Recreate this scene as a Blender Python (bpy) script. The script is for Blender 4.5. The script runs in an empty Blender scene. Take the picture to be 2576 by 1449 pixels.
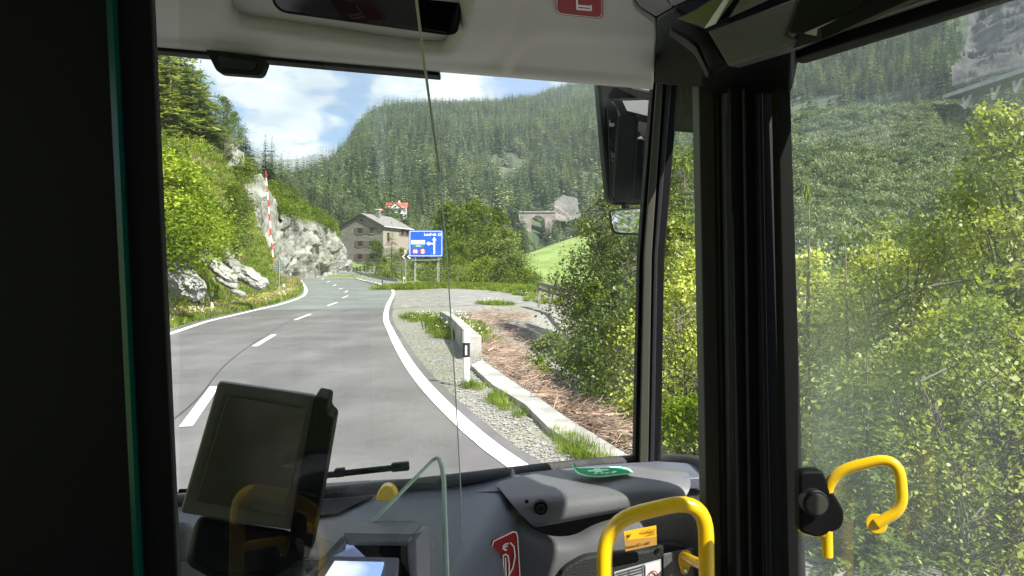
import bpy, bmesh, math, random
import numpy as np
from mathutils import Vector, Matrix
random.seed(7); RS = np.random.RandomState(11)
# ---------------------------------------------------------------- camera, sky, sun
SC = bpy.context.scene
COL = SC.collection
CAMZ = 2.1
cam_d = bpy.data.cameras.new('camera'); cam = bpy.data.objects.new('camera', cam_d); COL.objects.link(cam)
cam.location = (0, 0, CAMZ); cam.rotation_euler = (math.pi/2, 0, 0)
cam_d.sensor_width = 36; cam_d.lens = 26.0; cam_d.shift_y = -0.0142
cam_d.clip_start = 0.02; cam_d.clip_end = 20000
SC.camera = cam
SC.view_settings.view_transform = 'Standard'; SC.view_settings.look = 'None'
SC.view_settings.exposure = 1.75; SC.view_settings.gamma = 1.0
SC.view_settings.use_curve_mapping = False
SUN_H = Vector((0.73, -0.683, 0)).normalized(); SUN_EL = math.radians(45)
SUN_V = Vector((SUN_H.x*math.cos(SUN_EL), SUN_H.y*math.cos(SUN_EL), math.sin(SUN_EL)))
sl = bpy.data.lights.new('sun', 'SUN'); sun = bpy.data.objects.new('sun', sl); COL.objects.link(sun)
sl.energy = 4.3; sl.angle = math.radians(0.5); sl.color = (1.0, 0.955, 0.88)
sun.rotation_euler = SUN_V.to_track_quat('Z', 'Y').to_euler()
W = bpy.data.worlds.new('World'); SC.world = W; W.use_nodes = True
def build_world():
    nt = W.node_tree; nt.nodes.clear(); N = nt.nodes.new; L = nt.links.new
    out = N('ShaderNodeOutputWorld'); bg = N('ShaderNodeBackground'); bg.inputs['Strength'].default_value = 0.052
    sky = N('ShaderNodeTexSky'); sky.sky_type = 'NISHITA'; sky.sun_disc = False
    sky.sun_elevation = SUN_EL; sky.sun_rotation = math.atan2(SUN_H.x, SUN_H.y)
    sky.altitude = 1200; sky.dust_density = 0.3; sky.ozone_density = 2.5
    tc = N('ShaderNodeTexCoord'); sep = N('ShaderNodeSeparateXYZ'); L(tc.outputs['Generated'], sep.inputs[0])
    # project the view direction on a cloud layer so that clouds flatten toward the horizon
    addz = N('ShaderNodeMath'); addz.operation = 'ADD'; addz.inputs[1].default_value = 0.30; L(sep.outputs[2], addz.inputs[0])
    mx = N('ShaderNodeMath'); mx.operation = 'MAXIMUM'; mx.inputs[1].default_value = 0.05; L(addz.outputs[0], mx.inputs[0])
    dx = N('ShaderNodeMath'); dx.operation = 'DIVIDE'; L(sep.outputs[0], dx.inputs[0]); L(mx.outputs[0], dx.inputs[1])
    dy = N('ShaderNodeMath'); dy.operation = 'DIVIDE'; L(sep.outputs[1], dy.inputs[0]); L(mx.outputs[0], dy.inputs[1])
    cb = N('ShaderNodeCombineXYZ'); L(dx.outputs[0], cb.inputs[0]); L(dy.outputs[0], cb.inputs[1]); cb.inputs[2].default_value = 3.7
    n1 = N('ShaderNodeTexNoise'); n1.inputs['Scale'].default_value = 4.3; n1.inputs['Detail'].default_value = 9; n1.inputs['Roughness'].default_value = 0.56
    n1.inputs['Distortion'].default_value = 0.25
    L(cb.outputs[0], n1.inputs['Vector'])
    r1 = N('ShaderNodeValToRGB'); r1.color_ramp.elements[0].position = 0.43; r1.color_ramp.elements[1].position = 0.53
    L(n1.outputs[0], r1.inputs[0])
    # cloud shade: second noise, offset, gives grey undersides
    mp = N('ShaderNodeMapping'); mp.inputs['Location'].default_value = (0.22, 0.55, 0); L(cb.outputs[0], mp.inputs[0])
    n2 = N('ShaderNodeTexNoise'); n2.inputs['Scale'].default_value = 5.0; n2.inputs['Detail'].default_value = 5
    L(mp.outputs[0], n2.inputs['Vector'])
    r2 = N('ShaderNodeValToRGB'); r2.color_ramp.elements[0].position = 0.40; r2.color_ramp.elements[1].position = 0.62
    r2.color_ramp.elements[0].color = (8.6, 8.7, 8.8, 1); r2.color_ramp.elements[1].color = (4.6, 5.1, 5.9, 1)
    L(n2.outputs[0], r2.inputs[0])
    sk = N('ShaderNodeMixRGB'); sk.blend_type = 'MULTIPLY'; sk.inputs[0].default_value = 1; sk.inputs[2].default_value = (.58, .78, .95, 1); L(sky.outputs[0], sk.inputs[1])
    mix = N('ShaderNodeMixRGB'); L(r1.outputs[0], mix.inputs[0]); L(sk.outputs[0], mix.inputs[1]); L(r2.outputs[0], mix.inputs[2])
    L(mix.outputs[0], bg.inputs[0]); L(bg.outputs[0], out.inputs[0])
build_world()
# ---------------------------------------------------------------- helpers
F = 1861.0
def at(px, py, d):
    """a point d metres ahead of the camera position, by bearing and elevation"""
    return Vector(((px-1288)/F*d, d, CAMZ+(688-py)/F*d))
def atz(px, py, zrel):
    d = zrel*F/(688-py); return at(px, py, d)
GY = [0, 36, 60, 78, 110, 140, 171, 200, 260, 400, 3000]
GZ = [0, 0, .25, .67, 1.5, 2.5, 3.7, 3.9, 3.9, 3.9, 3.9]
def G(y): return float(np.interp(y, GY, GZ))
def hit(px, py):
    s = (py-688)/F; prev = 1.0
    y = 1.0
    while y < 400:
        y += 0.25 if y < 60 else .5
        if CAMZ-s*y <= G(y): break
    lo, hi = y-.5, y
    for _ in range(25):
        m = (lo+hi)/2
        if CAMZ-s*m <= G(m): hi = m
        else: lo = m
    return Vector(((px-1288)/F*hi, hi, G(hi)))
def tag(o, label=None, cat=None, group=None, kind=None):
    if label: o['label'] = label
    if cat: o['category'] = cat
    if group: o['group'] = group
    if kind: o['kind'] = kind
    return o
def empty(name, loc=(0, 0, 0), rz=0.0):
    o = bpy.data.objects.new(name, None); COL.objects.link(o); o.location = loc; o.rotation_euler = (0, 0, rz)
    o.empty_display_size = .2
    return o
def link(name, me, mats=None, parent=None, smooth=False):
    """links mesh data as one object; vertices given in the parent's own space"""
    o = bpy.data.objects.new(name, me); COL.objects.link(o)
    if mats is not None:
        for m in (mats if isinstance(mats, (list, tuple)) else [mats]): me.materials.append(m)
    if parent is not None: o.parent = parent
    if smooth: me.polygons.foreach_set('use_smooth', [True]*len(me.polygons))
    return o
def quads(name, V, Fq):
    V = np.asarray(V, dtype=np.float32).reshape(-1, 3); Fq = np.asarray(Fq, dtype=np.int32)
    k = Fq.shape[1]; me = bpy.data.meshes.new(name)
    me.vertices.add(len(V)); me.vertices.foreach_set('co', V.ravel())
    me.loops.add(Fq.size); me.loops.foreach_set('vertex_index', Fq.ravel())
    me.polygons.add(len(Fq)); me.polygons.foreach_set('loop_start', np.arange(0, Fq.size, k, dtype=np.int32))
    me.update(calc_edges=True); me.validate(); return me
class MB:
    """collects simple solids, builds one mesh"""
    def __init__(s): s.v = []; s.f = []; s.m = []
    def add(s, V, Fc, mi=0):
        b = len(s.v); s.v += [tuple(p) for p in V]; s.f += [tuple(b+i for i in f) for f in Fc]; s.m += [mi]*len(Fc); return s
    def box(s, c, size, R=None, mi=0):
        hx, hy, hz = [a/2 for a in size]; P = []
        for x, y, z in ((-1,-1,-1),(1,-1,-1),(1,1,-1),(-1,1,-1),(-1,-1,1),(1,-1,1),(1,1,1),(-1,1,1)):
            p = Vector((x*hx, y*hy, z*hz))
            if R is not None: p = R @ p
            P.append(p+Vector(c))
        return s.add(P, [(0,3,2,1),(4,5,6,7),(0,1,5,4),(1,2,6,5),(2,3,7,6),(3,0,4,7)], mi)
    def tube(s, pts, r, seg=10, mi=0, cap=True):
        pts = [Vector(p) for p in pts]; n = len(pts); rs = r if isinstance(r, (list, tuple)) else [r]*n
        up = None; P = []
        for i, p in enumerate(pts):
            t = (pts[min(i+1, n-1)]-pts[max(i-1, 0)]).normalized()
            if up is None:
                up = Vector((0, 0, 1)) if abs(t.z) < .9 else Vector((1, 0, 0))
            a = up-t*up.dot(t)
            if a.length < 1e-5: a = t.orthogonal()
            a.normalize(); up = a; b = t.cross(a)
            for k in range(seg):
                an = 2*math.pi*k/seg; P.append(p+(a*math.cos(an)+b*math.sin(an))*rs[i])
        Fc = [(i*seg+k, i*seg+(k+1) % seg, (i+1)*seg+(k+1) % seg, (i+1)*seg+k) for i in range(n-1) for k in range(seg)]
        if cap: Fc += [tuple(reversed(range(seg))), tuple((n-1)*seg+k for k in range(seg))]
        return s.add(P, Fc, mi)
    def bar(s, a, b, w, h, mi=0):
        a, b = Vector(a), Vector(b); t = (b-a); L = t.length; t.normalize()
        u = Vector((0, 0, 1)) if abs(t.z) < .95 else Vector((0, 1, 0)); x = t.cross(u).normalized(); z = x.cross(t)
        R = Matrix((x, t, z)).transposed()
        return s.box((a+b)/2, (w, L, h), R, mi)
    def prism(s, poly, off, mi=0):
        """poly: list of Vectors, off: extrusion vector"""
        n = len(poly); P = [Vector(p) for p in poly]+[Vector(p)+Vector(off) for p in poly]
        Fc = [tuple(range(n)), tuple(reversed(range(n, 2*n)))]+[(i, n+i, n+(i+1) % n, (i+1) % n) for i in range(n)]
        return s.add(P, Fc, mi)
    def mesh(s, name):
        me = bpy.data.meshes.new(name); me.from_pydata(s.v, [], s.f); me.update()
        bm = bmesh.new(); bm.from_mesh(me); bmesh.ops.recalc_face_normals(bm, faces=bm.faces); bm.to_mesh(me); bm.free()
        return me
    def build(s, name, mats, parent=None, bevel=0, smooth=False, seg=2):
        me = s.mesh(name); o = link(name, me, mats, parent)
        if len(set(s.m)) > 1: me.polygons.foreach_set('material_index', s.m)
        if bevel:
            b = o.modifiers.new('b', 'BEVEL'); b.width = bevel; b.segments = seg; b.limit_method = 'ANGLE'; b.angle_limit = math.radians(35)
        if smooth or bevel:
            me.polygons.foreach_set('use_smooth', [True]*len(me.polygons))
            if bevel:
                w = o.modifiers.new('w', 'WEIGHTED_NORMAL'); w.keep_sharp = True
            else:
                me.set_sharp_from_angle(angle=math.radians(38))
        return o
def slab(name, pts, th, mat, parent=None, bevel=0.0, away=None):
    """a thick plate from points (px,py,d); thickness goes away from the viewer side"""
    P = [at(*p) if len(p) == 3 and not isinstance(p, Vector) else p for p in pts]
    n = Vector((0, 0, 0))
    for i in range(len(P)):
        a, b = P[i], P[(i+1) % len(P)]; n += Vector(((a.y-b.y)*(a.z+b.z), (a.z-b.z)*(a.x+b.x), (a.x-b.x)*(a.y+b.y)))
    n.normalize(); c = sum(P, Vector())/len(P)-Vector((0, 0, CAMZ))
    if n.dot(c) < 0: n = -n
    if away is not None: n = Vector(away).normalized()
    return MB().prism(P, n*th).build(name, mat, parent, bevel)
def rounded(pts, r, n=5):
    """round the corners of a polygon of (px,py,d)"""
    out = []; P = [Vector(p) for p in pts]; N = len(P)
    for i in range(N):
        a, b, c = P[i-1], P[i], P[(i+1) % N]; u = (a-b); v = (c-b)
        rr = min(r, u.length*.45, v.length*.45); p0 = b+u.normalized()*rr; p2 = b+v.normalized()*rr
        for k in range(n+1):
            t = k/n; out.append(tuple(p0*(1-t)**2+b*2*t*(1-t)+p2*t*t))
    return out
def arcpath(pts, r, n=6):
    P = [Vector(p) for p in pts]; out = [P[0]]
    for i in range(1, len(P)-1):
        a, b, c = P[i-1], P[i], P[i+1]; u = a-b; v = c-b; rr = min(r, u.length*.48, v.length*.48)
        p0 = b+u.normalized()*rr; p2 = b+v.normalized()*rr
        for k in range(n+1):
            t = k/n; out.append(p0*(1-t)**2+b*2*t*(1-t)+p2*t*t)
    out.append(P[-1]); return out
def patch(name, rows, mat, parent=None, sub=2, thick=0.0):
    """smooth surface through a grid of world points"""
    nr, nc = len(rows), len(rows[0]); V = [p for r in rows for p in r]
    Fc = [(i*nc+j, i*nc+j+1, (i+1)*nc+j+1, (i+1)*nc+j) for i in range(nr-1) for j in range(nc-1)]
    me = bpy.data.meshes.new(name); me.from_pydata([tuple(v) for v in V], [], Fc); me.update()
    o = link(name, me, mat, parent, smooth=True)
    if thick:
        s = o.modifiers.new('t', 'SOLIDIFY'); s.thickness = thick; s.offset = 0
    if sub:
        s = o.modifiers.new('s', 'SUBSURF'); s.levels = s.render_levels = sub
    return o
def copy_tree(o, parent=None):
    c = o.copy(); COL.objects.link(c)
    if parent is not None: c.parent = parent
    for ch in o.children: copy_tree(ch, c)
    return c
def copy_thing(o, loc, rz=0.0, scale=1.0, label=None):
    c = o.copy(); COL.objects.link(c); c.location = loc; c.rotation_euler = (0, 0, rz)
    c.scale = (scale, scale, scale) if not isinstance(scale, (tuple, list)) else scale
    for ch in o.children: copy_tree(ch, c)
    if label: c['label'] = label
    return c
# numpy value noise
def _h(ix, iy, iz, s):
    n = (ix*374761393+iy*668265263+iz*2147483647+s*974634777) & 0xffffffff
    n = ((n ^ (n >> 13))*1274126177) & 0xffffffff
    return ((n ^ (n >> 16)) & 0xffff)/65535.0
def vnoise(x, y, z=None, s=0):
    x = np.asarray(x, float); y = np.asarray(y, float); z = np.zeros_like(x) if z is None else np.asarray(z, float)
    ix, iy, iz = np.floor(x).astype(np.int64), np.floor(y).astype(np.int64), np.floor(z).astype(np.int64)
    fx, fy, fz = x-ix, y-iy, z-iz; fx, fy, fz = [t*t*(3-2*t) for t in (fx, fy, fz)]
    r = 0
    for a in (0, 1):
        for b in (0, 1):
            for c in (0, 1):
                r = r+_h(ix+a, iy+b, iz+c, s)*(fx if a else 1-fx)*(fy if b else 1-fy)*(fz if c else 1-fz)
    return r
def fbm(x, y, z=None, o=4, s=0):
    r = 0; a = .5; t = 0
    z = np.zeros_like(np.asarray(x, float)) if z is None else z
    for k in range(o):
        r = r+a*vnoise(x*2**k, y*2**k, z*2**k, s+k); t += a; a *= .5
    return r/t-.5
def worley(P, cell, s=3):
    """distance to nearest feature point and a per-cell value; P (n,3)"""
    Q = P/cell; I = np.floor(Q).astype(np.int64); best = np.full(len(P), 9.0); sec = np.full(len(P), 9.0); val = np.zeros(len(P))
    for a in (-1, 0, 1):
        for b in (-1, 0, 1):
            for c in (-1, 0, 1):
                J = I+np.array([a, b, c]); f = np.stack([_h(J[:, 0], J[:, 1], J[:, 2], s+k) for k in (1, 2, 3)], 1)
                d = np.linalg.norm(J+f-Q, axis=1); v = _h(J[:, 0], J[:, 1], J[:, 2], s+9)
                m = d < best; sec = np.where(m, best, np.minimum(sec, d)); val = np.where(m, v, val); best = np.where(m, d, best)
    return best, sec, val
def facets(P, cell, s=3):
    """broken-rock relief: every cell is a tilted plane"""
    Q = P/cell; I = np.floor(Q).astype(np.int64); best = np.full(len(P), 9.0); h = np.zeros(len(P))
    for a in (-1, 0, 1):
        for b in (-1, 0, 1):
            for c in (-1, 0, 1):
                J = I+np.array([a, b, c]); f = np.stack([_h(J[:, 0], J[:, 1], J[:, 2], s+k) for k in (1, 2, 3)], 1); o = Q-(J+f)
                d = np.linalg.norm(o, axis=1); g_ = np.stack([_h(J[:, 0], J[:, 1], J[:, 2], s+k) for k in (5, 6, 7)], 1)*2-1
                v = _h(J[:, 0], J[:, 1], J[:, 2], s+9)-.5+(o*g_).sum(1)*.9; m = d < best; h = np.where(m, v, h); best = np.where(m, d, best)
    return h
# ---------------------------------------------------------------- materials
def mat(name, col, rough=.6, metal=0.0, var=0.0, scale=8.0, bump=0.0, bscale=60.0, col2=None, spec=.5, coat=0.0, detail=4, c2pos=(.4, .65)):
    m = bpy.data.materials.new(name); m.use_nodes = True; nt = m.node_tree; b = nt.nodes['Principled BSDF']
    b.inputs['Base Color'].default_value = (*col, 1); b.inputs['Roughness'].default_value = rough; b.inputs['Metallic'].default_value = metal
    b.inputs['Specular IOR Level'].default_value = spec; b.inputs['Coat Weight'].default_value = coat
    N = nt.nodes.new; L = nt.links.new
    tc = N('ShaderNodeTexCoord')
    src = None
    if col2 is not None or var:
        n = N('ShaderNodeTexNoise'); n.inputs['Scale'].default_value = scale; n.inputs['Detail'].default_value = detail; L(tc.outputs['Object'], n.inputs['Vector'])
        r = N('ShaderNodeValToRGB'); r.color_ramp.elements[0].position = c2pos[0]; r.color_ramp.elements[1].position = c2pos[1]
        if col2 is None:
            r.color_ramp.elements[0].color = (*[c*(1-var) for c in col], 1); r.color_ramp.elements[1].color = (*[min(1, c*(1+var)) for c in col], 1)
        else:
            r.color_ramp.elements[0].color = (*col, 1); r.color_ramp.elements[1].color = (*col2, 1)
        L(n.outputs[0], r.inputs[0]); src = r.outputs[0]
        n3 = N('ShaderNodeTexNoise'); n3.inputs['Scale'].default_value = scale*9; n3.inputs['Detail'].default_value = 3; L(tc.outputs['Object'], n3.inputs['Vector'])
        mr = N('ShaderNodeMapRange'); mr.inputs[1].default_value = .3; mr.inputs[2].default_value = .7; mr.inputs[3].default_value = 1-.35*(var or .4); mr.inputs[4].default_value = 1+.35*(var or .4)
        L(n3.outputs[0], mr.inputs[0])
        mu = N('ShaderNodeVectorMath'); mu.operation = 'SCALE'; L(src, mu.inputs[0]); L(mr.outputs[0], mu.inputs['Scale'])
        L(mu.outputs[0], b.inputs['Base Color'])
    if bump:
        n2 = N('ShaderNodeTexNoise'); n2.inputs['Scale'].default_value = bscale; n2.inputs['Detail'].default_value = 5; L(tc.outputs['Object'], n2.inputs['Vector'])
        bp = N('ShaderNodeBump'); bp.inputs['Strength'].default_value = bump; bp.inputs['Distance'].default_value = .02
        L(n2.outputs[0], bp.inputs['Height']); L(bp.outputs[0], b.inputs['Normal'])
    return m
def leafmat(name, c1, c2, scale=.6, trans=.35, gloss=.0, objvar=.25):
    m = bpy.data.materials.new(name); m.use_nodes = True; nt = m.node_tree; nt.nodes.clear(); N = nt.nodes.new; L = nt.links.new
    out = N('ShaderNodeOutputMaterial'); ge = N('ShaderNodeNewGeometry'); oi = N('ShaderNodeObjectInfo')
    n = N('ShaderNodeTexNoise'); n.inputs['Scale'].default_value = scale; n.inputs['Detail'].default_value = 5; n.inputs['Roughness'].default_value = .65; L(ge.outputs['Position'], n.inputs['Vector'])
    r = N('ShaderNodeValToRGB'); r.color_ramp.elements[0].position = .36; r.color_ramp.elements[1].position = .64
    r.color_ramp.elements[0].color = (*c1, 1); r.color_ramp.elements[1].color = (*c2, 1); 
    ra = N('ShaderNodeMath'); ra.operation = 'MULTIPLY_ADD'; ra.inputs[1].default_value = .30; ra.inputs[2].default_value = -.15; L(oi.outputs['Random'], ra.inputs[0])
    rb = N('ShaderNodeMath'); rb.operation = 'ADD'; L(n.outputs[0], rb.inputs[0]); L(ra.outputs[0], rb.inputs[1]); L(rb.outputs[0], r.inputs[0])
    # each leaf and each plant its own tone
    mr = N('ShaderNodeMapRange'); mr.inputs[3].default_value = 1-objvar; mr.inputs[4].default_value = 1+objvar; L(oi.outputs['Random'], mr.inputs[0])
    mi = N('ShaderNodeMapRange'); mi.inputs[3].default_value = .6; mi.inputs[4].default_value = 1.4; L(ge.outputs['Random Per Island'], mi.inputs[0])
    mm = N('ShaderNodeMath'); mm.operation = 'MULTIPLY'; L(mr.outputs[0], mm.inputs[0]); L(mi.outputs[0], mm.inputs[1])
    mu = N('ShaderNodeVectorMath'); mu.operation = 'SCALE'; L(r.outputs[0], mu.inputs[0]); L(mm.outputs[0], mu.inputs['Scale'])
    d = N('ShaderNodeBsdfDiffuse'); L(mu.outputs[0], d.inputs[0])
    t = N('ShaderNodeBsdfTranslucent'); tint = N('ShaderNodeVectorMath'); tint.operation = 'MULTIPLY'; tint.inputs[1].default_value = (1.5, 1.55, .55)
    L(mu.outputs[0], tint.inputs[0]); L(tint.outputs[0], t.inputs[0])
    mx = N('ShaderNodeMixShader'); mx.inputs[0].default_value = trans; L(d.outputs[0], mx.inputs[1]); L(t.outputs[0], mx.inputs[2])
    if gloss:
        g = N('ShaderNodeBsdfGlossy'); g.inputs['Roughness'].default_value = .5; g.inputs['Color'].default_value = (.9, .95, 1, 1)
        m2 = N('ShaderNodeMixShader'); m2.inputs[0].default_value = gloss; L(mx.outputs[0], m2.inputs[1]); L(g.outputs[0], m2.inputs[2]); L(m2.outputs[0], out.inputs[0])
    else: L(mx.outputs[0], out.inputs[0])
    return m
def glassmat(name, tint=(1, 1, 1), ior=1.5, dirt=0.0, dirtcol=(.8, .9, .85), dscale=2.0, stretch=(1, 1, 1), refl=1.0):
    m = bpy.data.materials.new(name); m.use_nodes = True; nt = m.node_tree; nt.nodes.clear(); N = nt.nodes.new; L = nt.links.new
    out = N('ShaderNodeOutputMaterial'); tr = N('ShaderNodeBsdfTransparent'); tr.inputs[0].default_value = (*tint, 1)
    gl = N('ShaderNodeBsdfGlossy'); gl.inputs['Roughness'].default_value = .0; fr = N('ShaderNodeFresnel'); fr.inputs[0].default_value = ior
    k = N('ShaderNodeMath'); k.operation = 'MULTIPLY'; k.inputs[1].default_value = refl; k.use_clamp = True; gq = N('ShaderNodeNewGeometry'); fq = N('ShaderNodeMath'); fq.operation = 'SUBTRACT'; fq.inputs[0].default_value = 1.0; L(gq.outputs['Backfacing'], fq.inputs[1])
    fm = N('ShaderNodeMath'); fm.operation = 'MULTIPLY'; L(fr.outputs[0], fm.inputs[0]); L(fq.outputs[0], fm.inputs[1]); L(fm.outputs[0], k.inputs[0])
    mx = N('ShaderNodeMixShader'); L(k.outputs[0], mx.inputs[0]); L(tr.outputs[0], mx.inputs[1]); L(gl.outputs[0], mx.inputs[2])
    if dirt:
        tc = N('ShaderNodeTexCoord'); mp = N('ShaderNodeMapping'); mp.inputs['Scale'].default_value = stretch; L(tc.outputs['Object'], mp.inputs[0])
        n = N('ShaderNodeTexNoise'); n.inputs['Scale'].default_value = dscale; n.inputs['Detail'].default_value = 7; L(mp.outputs[0], n.inputs['Vector'])
        r = N('ShaderNodeMapRange'); r.inputs[1].default_value = .48; r.inputs[2].default_value = .74; r.inputs[3].default_value = dirt*.06; r.inputs[4].default_value = dirt; L(n.outputs[0], r.inputs[0])
        df = N('ShaderNodeBsdfDiffuse'); df.inputs[0].default_value = (*dirtcol, 1); tl = N('ShaderNodeBsdfTranslucent'); tl.inputs[0].default_value = (*dirtcol, 1)
        ad = N('ShaderNodeMixShader'); ad.inputs[0].default_value = .6; L(df.outputs[0], ad.inputs[1]); L(tl.outputs[0], ad.inputs[2])
        m2 = N('ShaderNodeMixShader'); L(r.outputs[0], m2.inputs[0]); L(mx.outputs[0], m2.inputs[1]); L(ad.outputs[0], m2.inputs[2]); L(m2.outputs[0], out.inputs[0])
    else: L(mx.outputs[0], out.inputs[0])
    return m
M = {}
M['asphalt'] = mat('asphalt_dark', (.112, .106, .110), .85, var=.16, scale=.35, bump=.35, bscale=90)
def roadwear(m, dark, light, sx=.9, sy=.05):
    nt = m.node_tree; b = nt.nodes['Principled BSDF']; N = nt.nodes.new; L = nt.links.new; src = b.inputs['Base Color'].links[0].from_socket
    tc = N('ShaderNodeTexCoord'); mp = N('ShaderNodeMapping'); mp.inputs['Scale'].default_value = (sx, sy, 1); mp.inputs['Rotation'].default_value = (0, 0, math.radians(-14)); L(tc.outputs['Object'], mp.inputs[0])
    n = N('ShaderNodeTexNoise'); n.inputs['Scale'].default_value = 1.0; n.inputs['Detail'].default_value = 6; L(mp.outputs[0], n.inputs['Vector'])
    r = N('ShaderNodeMapRange'); r.inputs[1].default_value = .3; r.inputs[2].default_value = .7; r.inputs[3].default_value = dark; r.inputs[4].default_value = light; L(n.outputs[0], r.inputs[0])
    n2 = N('ShaderNodeTexNoise'); n2.inputs['Scale'].default_value = 90; n2.inputs['Detail'].default_value = 2; L(tc.outputs['Object'], n2.inputs['Vector']); r2 = N('ShaderNodeMapRange'); r2.inputs[1].default_value = .3; r2.inputs[2].default_value = .7; r2.inputs[3].default_value = .72; r2.inputs[4].default_value = 1.3; L(n2.outputs[0], r2.inputs[0])
    n3 = N('ShaderNodeTexNoise'); n3.inputs['Scale'].default_value = .9; n3.inputs['Detail'].default_value = 8; n3.inputs['Roughness'].default_value = .7; L(tc.outputs['Object'], n3.inputs['Vector']); r3 = N('ShaderNodeMapRange'); r3.inputs[1].default_value = .56; r3.inputs[2].default_value = .70; r3.inputs[3].default_value = 1; r3.inputs[4].default_value = .78; L(n3.outputs[0], r3.inputs[0])
    a = N('ShaderNodeMath'); a.operation = 'MULTIPLY'; L(r.outputs[0], a.inputs[0]); L(r2.outputs[0], a.inputs[1]); c = N('ShaderNodeMath'); c.operation = 'MULTIPLY'; L(a.outputs[0], c.inputs[0]); L(r3.outputs[0], c.inputs[1])
    v = N('ShaderNodeVectorMath'); v.operation = 'SCALE'; L(src, v.inputs[0]); L(c.outputs[0], v.inputs['Scale']); L(v.outputs[0], b.inputs['Base Color'])
roadwear(M['asphalt'], .86, 1.2)
M['asphalt2'] = mat('asphalt_old', (.140, .151, .148), .85, var=.14, scale=.3, bump=.3, bscale=70)
M['asphalt3'] = mat('asphalt_patch', (.165, .165, .157), .88, var=.1, scale=.4, bump=.3, bscale=60)
M['paint'] = mat('road_paint', (.42, .42, .40), .6, scale=5.5, col2=(.72, .72, .70), detail=9, c2pos=(.30, .42))
M['gravel'] = mat('gravel', (.13, .125, .115), .95, scale=22, col2=(.30, .29, .26), bump=1.0, bscale=30)
M['layby'] = mat('layby_gravel', (.15, .147, .14), .95, scale=1.6, col2=(.23, .22, .205), bump=.5, bscale=25)
M['concrete'] = mat('concrete', (.30, .29, .27), .85, var=.25, scale=1.6, bump=.3, bscale=30)
M['earth'] = mat('earth', (.12, .085, .055), .95, scale=1.2, col2=(.30, .22, .15), bump=.8, bscale=12)
M['grassg'] = mat('grass_ground', (.075, .115, .025), .95, scale=.7, col2=(.16, .19, .045), bump=.8, bscale=10)
M['meadow'] = mat('meadow', (.115, .18, .035), .95, scale=.12, col2=(.19, .25, .065), bump=.3, bscale=2)
M['forestfloor'] = mat('forest_floor', (.045, .065, .032), .95, scale=.05, col2=(.09, .105, .055), bump=.6, bscale=.8)
M['rock'] = mat('rock_pale', (.165, .16, .14), .9, scale=.45, col2=(.31, .305, .27), bump=.9, bscale=5, detail=8)
M['rock2'] = mat('rock_grey', (.17, .166, .155), .9, scale=.9, col2=(.31, .305, .29), bump=.8, bscale=6, detail=8)
M['rockfar'] = mat('rock_far', (.095, .093, .088), .95, scale=.05, col2=(.19, .172, .15), bump=.9, bscale=.6, detail=8)
M['bark'] = mat('bark', (.10, .075, .055), .95, var=.3, scale=6, bump=.6, bscale=20)
M['barkg'] = mat('bark_grey', (.085, .076, .062), .95, var=.3, scale=6, bump=.6, bscale=20)
M['twig'] = mat('dry_twigs', (.14, .09, .062), .95, scale=1.6, col2=(.32, .235, .18))
def islandvar(m, lo=.5, hi=1.5):
    nt = m.node_tree; b = nt.nodes['Principled BSDF']; src = b.inputs['Base Color'].links[0].from_socket; ge = nt.nodes.new('ShaderNodeNewGeometry'); mr = nt.nodes.new('ShaderNodeMapRange'); mr.inputs[3].default_value = lo; mr.inputs[4].default_value = hi
    v = nt.nodes.new('ShaderNodeVectorMath'); v.operation = 'SCALE'; nt.links.new(ge.outputs['Random Per Island'], mr.inputs[0]); nt.links.new(src, v.inputs[0]); nt.links.new(mr.outputs[0], v.inputs['Scale']); nt.links.new(v.outputs[0], b.inputs['Base Color'])
islandvar(M['twig'], .35, 1.45)
M['steel'] = mat('galvanised', (.36, .37, .36), .5, .5, var=.15, scale=6)
M['woodw'] = mat('weathered_wood', (.20, .18, .15), .9, var=.3, scale=5)
M['spruce'] = leafmat('spruce_needles', (.032, .062, .038), (.145, .180, .085), .045, .2, 0, .5)
M['spruce_l'] = leafmat('light_spruce', (.085, .13, .035), (.19, .225, .06), .5, .3)
M['pine'] = leafmat('pine_needles', (.125, .17, .05), (.27, .30, .10), .8, .35)
M['decid'] = leafmat('broad_leaves', (.085, .13, .022), (.20, .24, .05), .5, .4)
M['decid_d'] = leafmat('broad_leaves_dark', (.075, .108, .03), (.17, .205, .06), .5, .25)
M['bright'] = leafmat('bright_shrub', (.11, .17, .020), (.22, .27, .04), .7, .4)
M['maple'] = leafmat('maple_leaves', (.15, .20, .03), (.34, .36, .085), 1.2, .4, .025)
M['shade_l'] = leafmat('alder_leaves', (.085, .125, .026), (.21, .24, .06), 1.0, .35, .025)
M['scrub'] = leafmat('hill_scrub', (.075, .108, .062), (.165, .19, .115), .10, .25)
M['grass'] = leafmat('grass_blades', (.10, .155, .022), (.20, .25, .05), .8, .4)
M['drygrass'] = leafmat('dry_grass', (.22, .19, .085), (.34, .29, .15), .8, .3)
M['whiteflower'] = mat('flower_white', (.75, .75, .68), .8)
M['yellowflower'] = mat('flower_yellow', (.75, .60, .05), .8)
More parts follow.
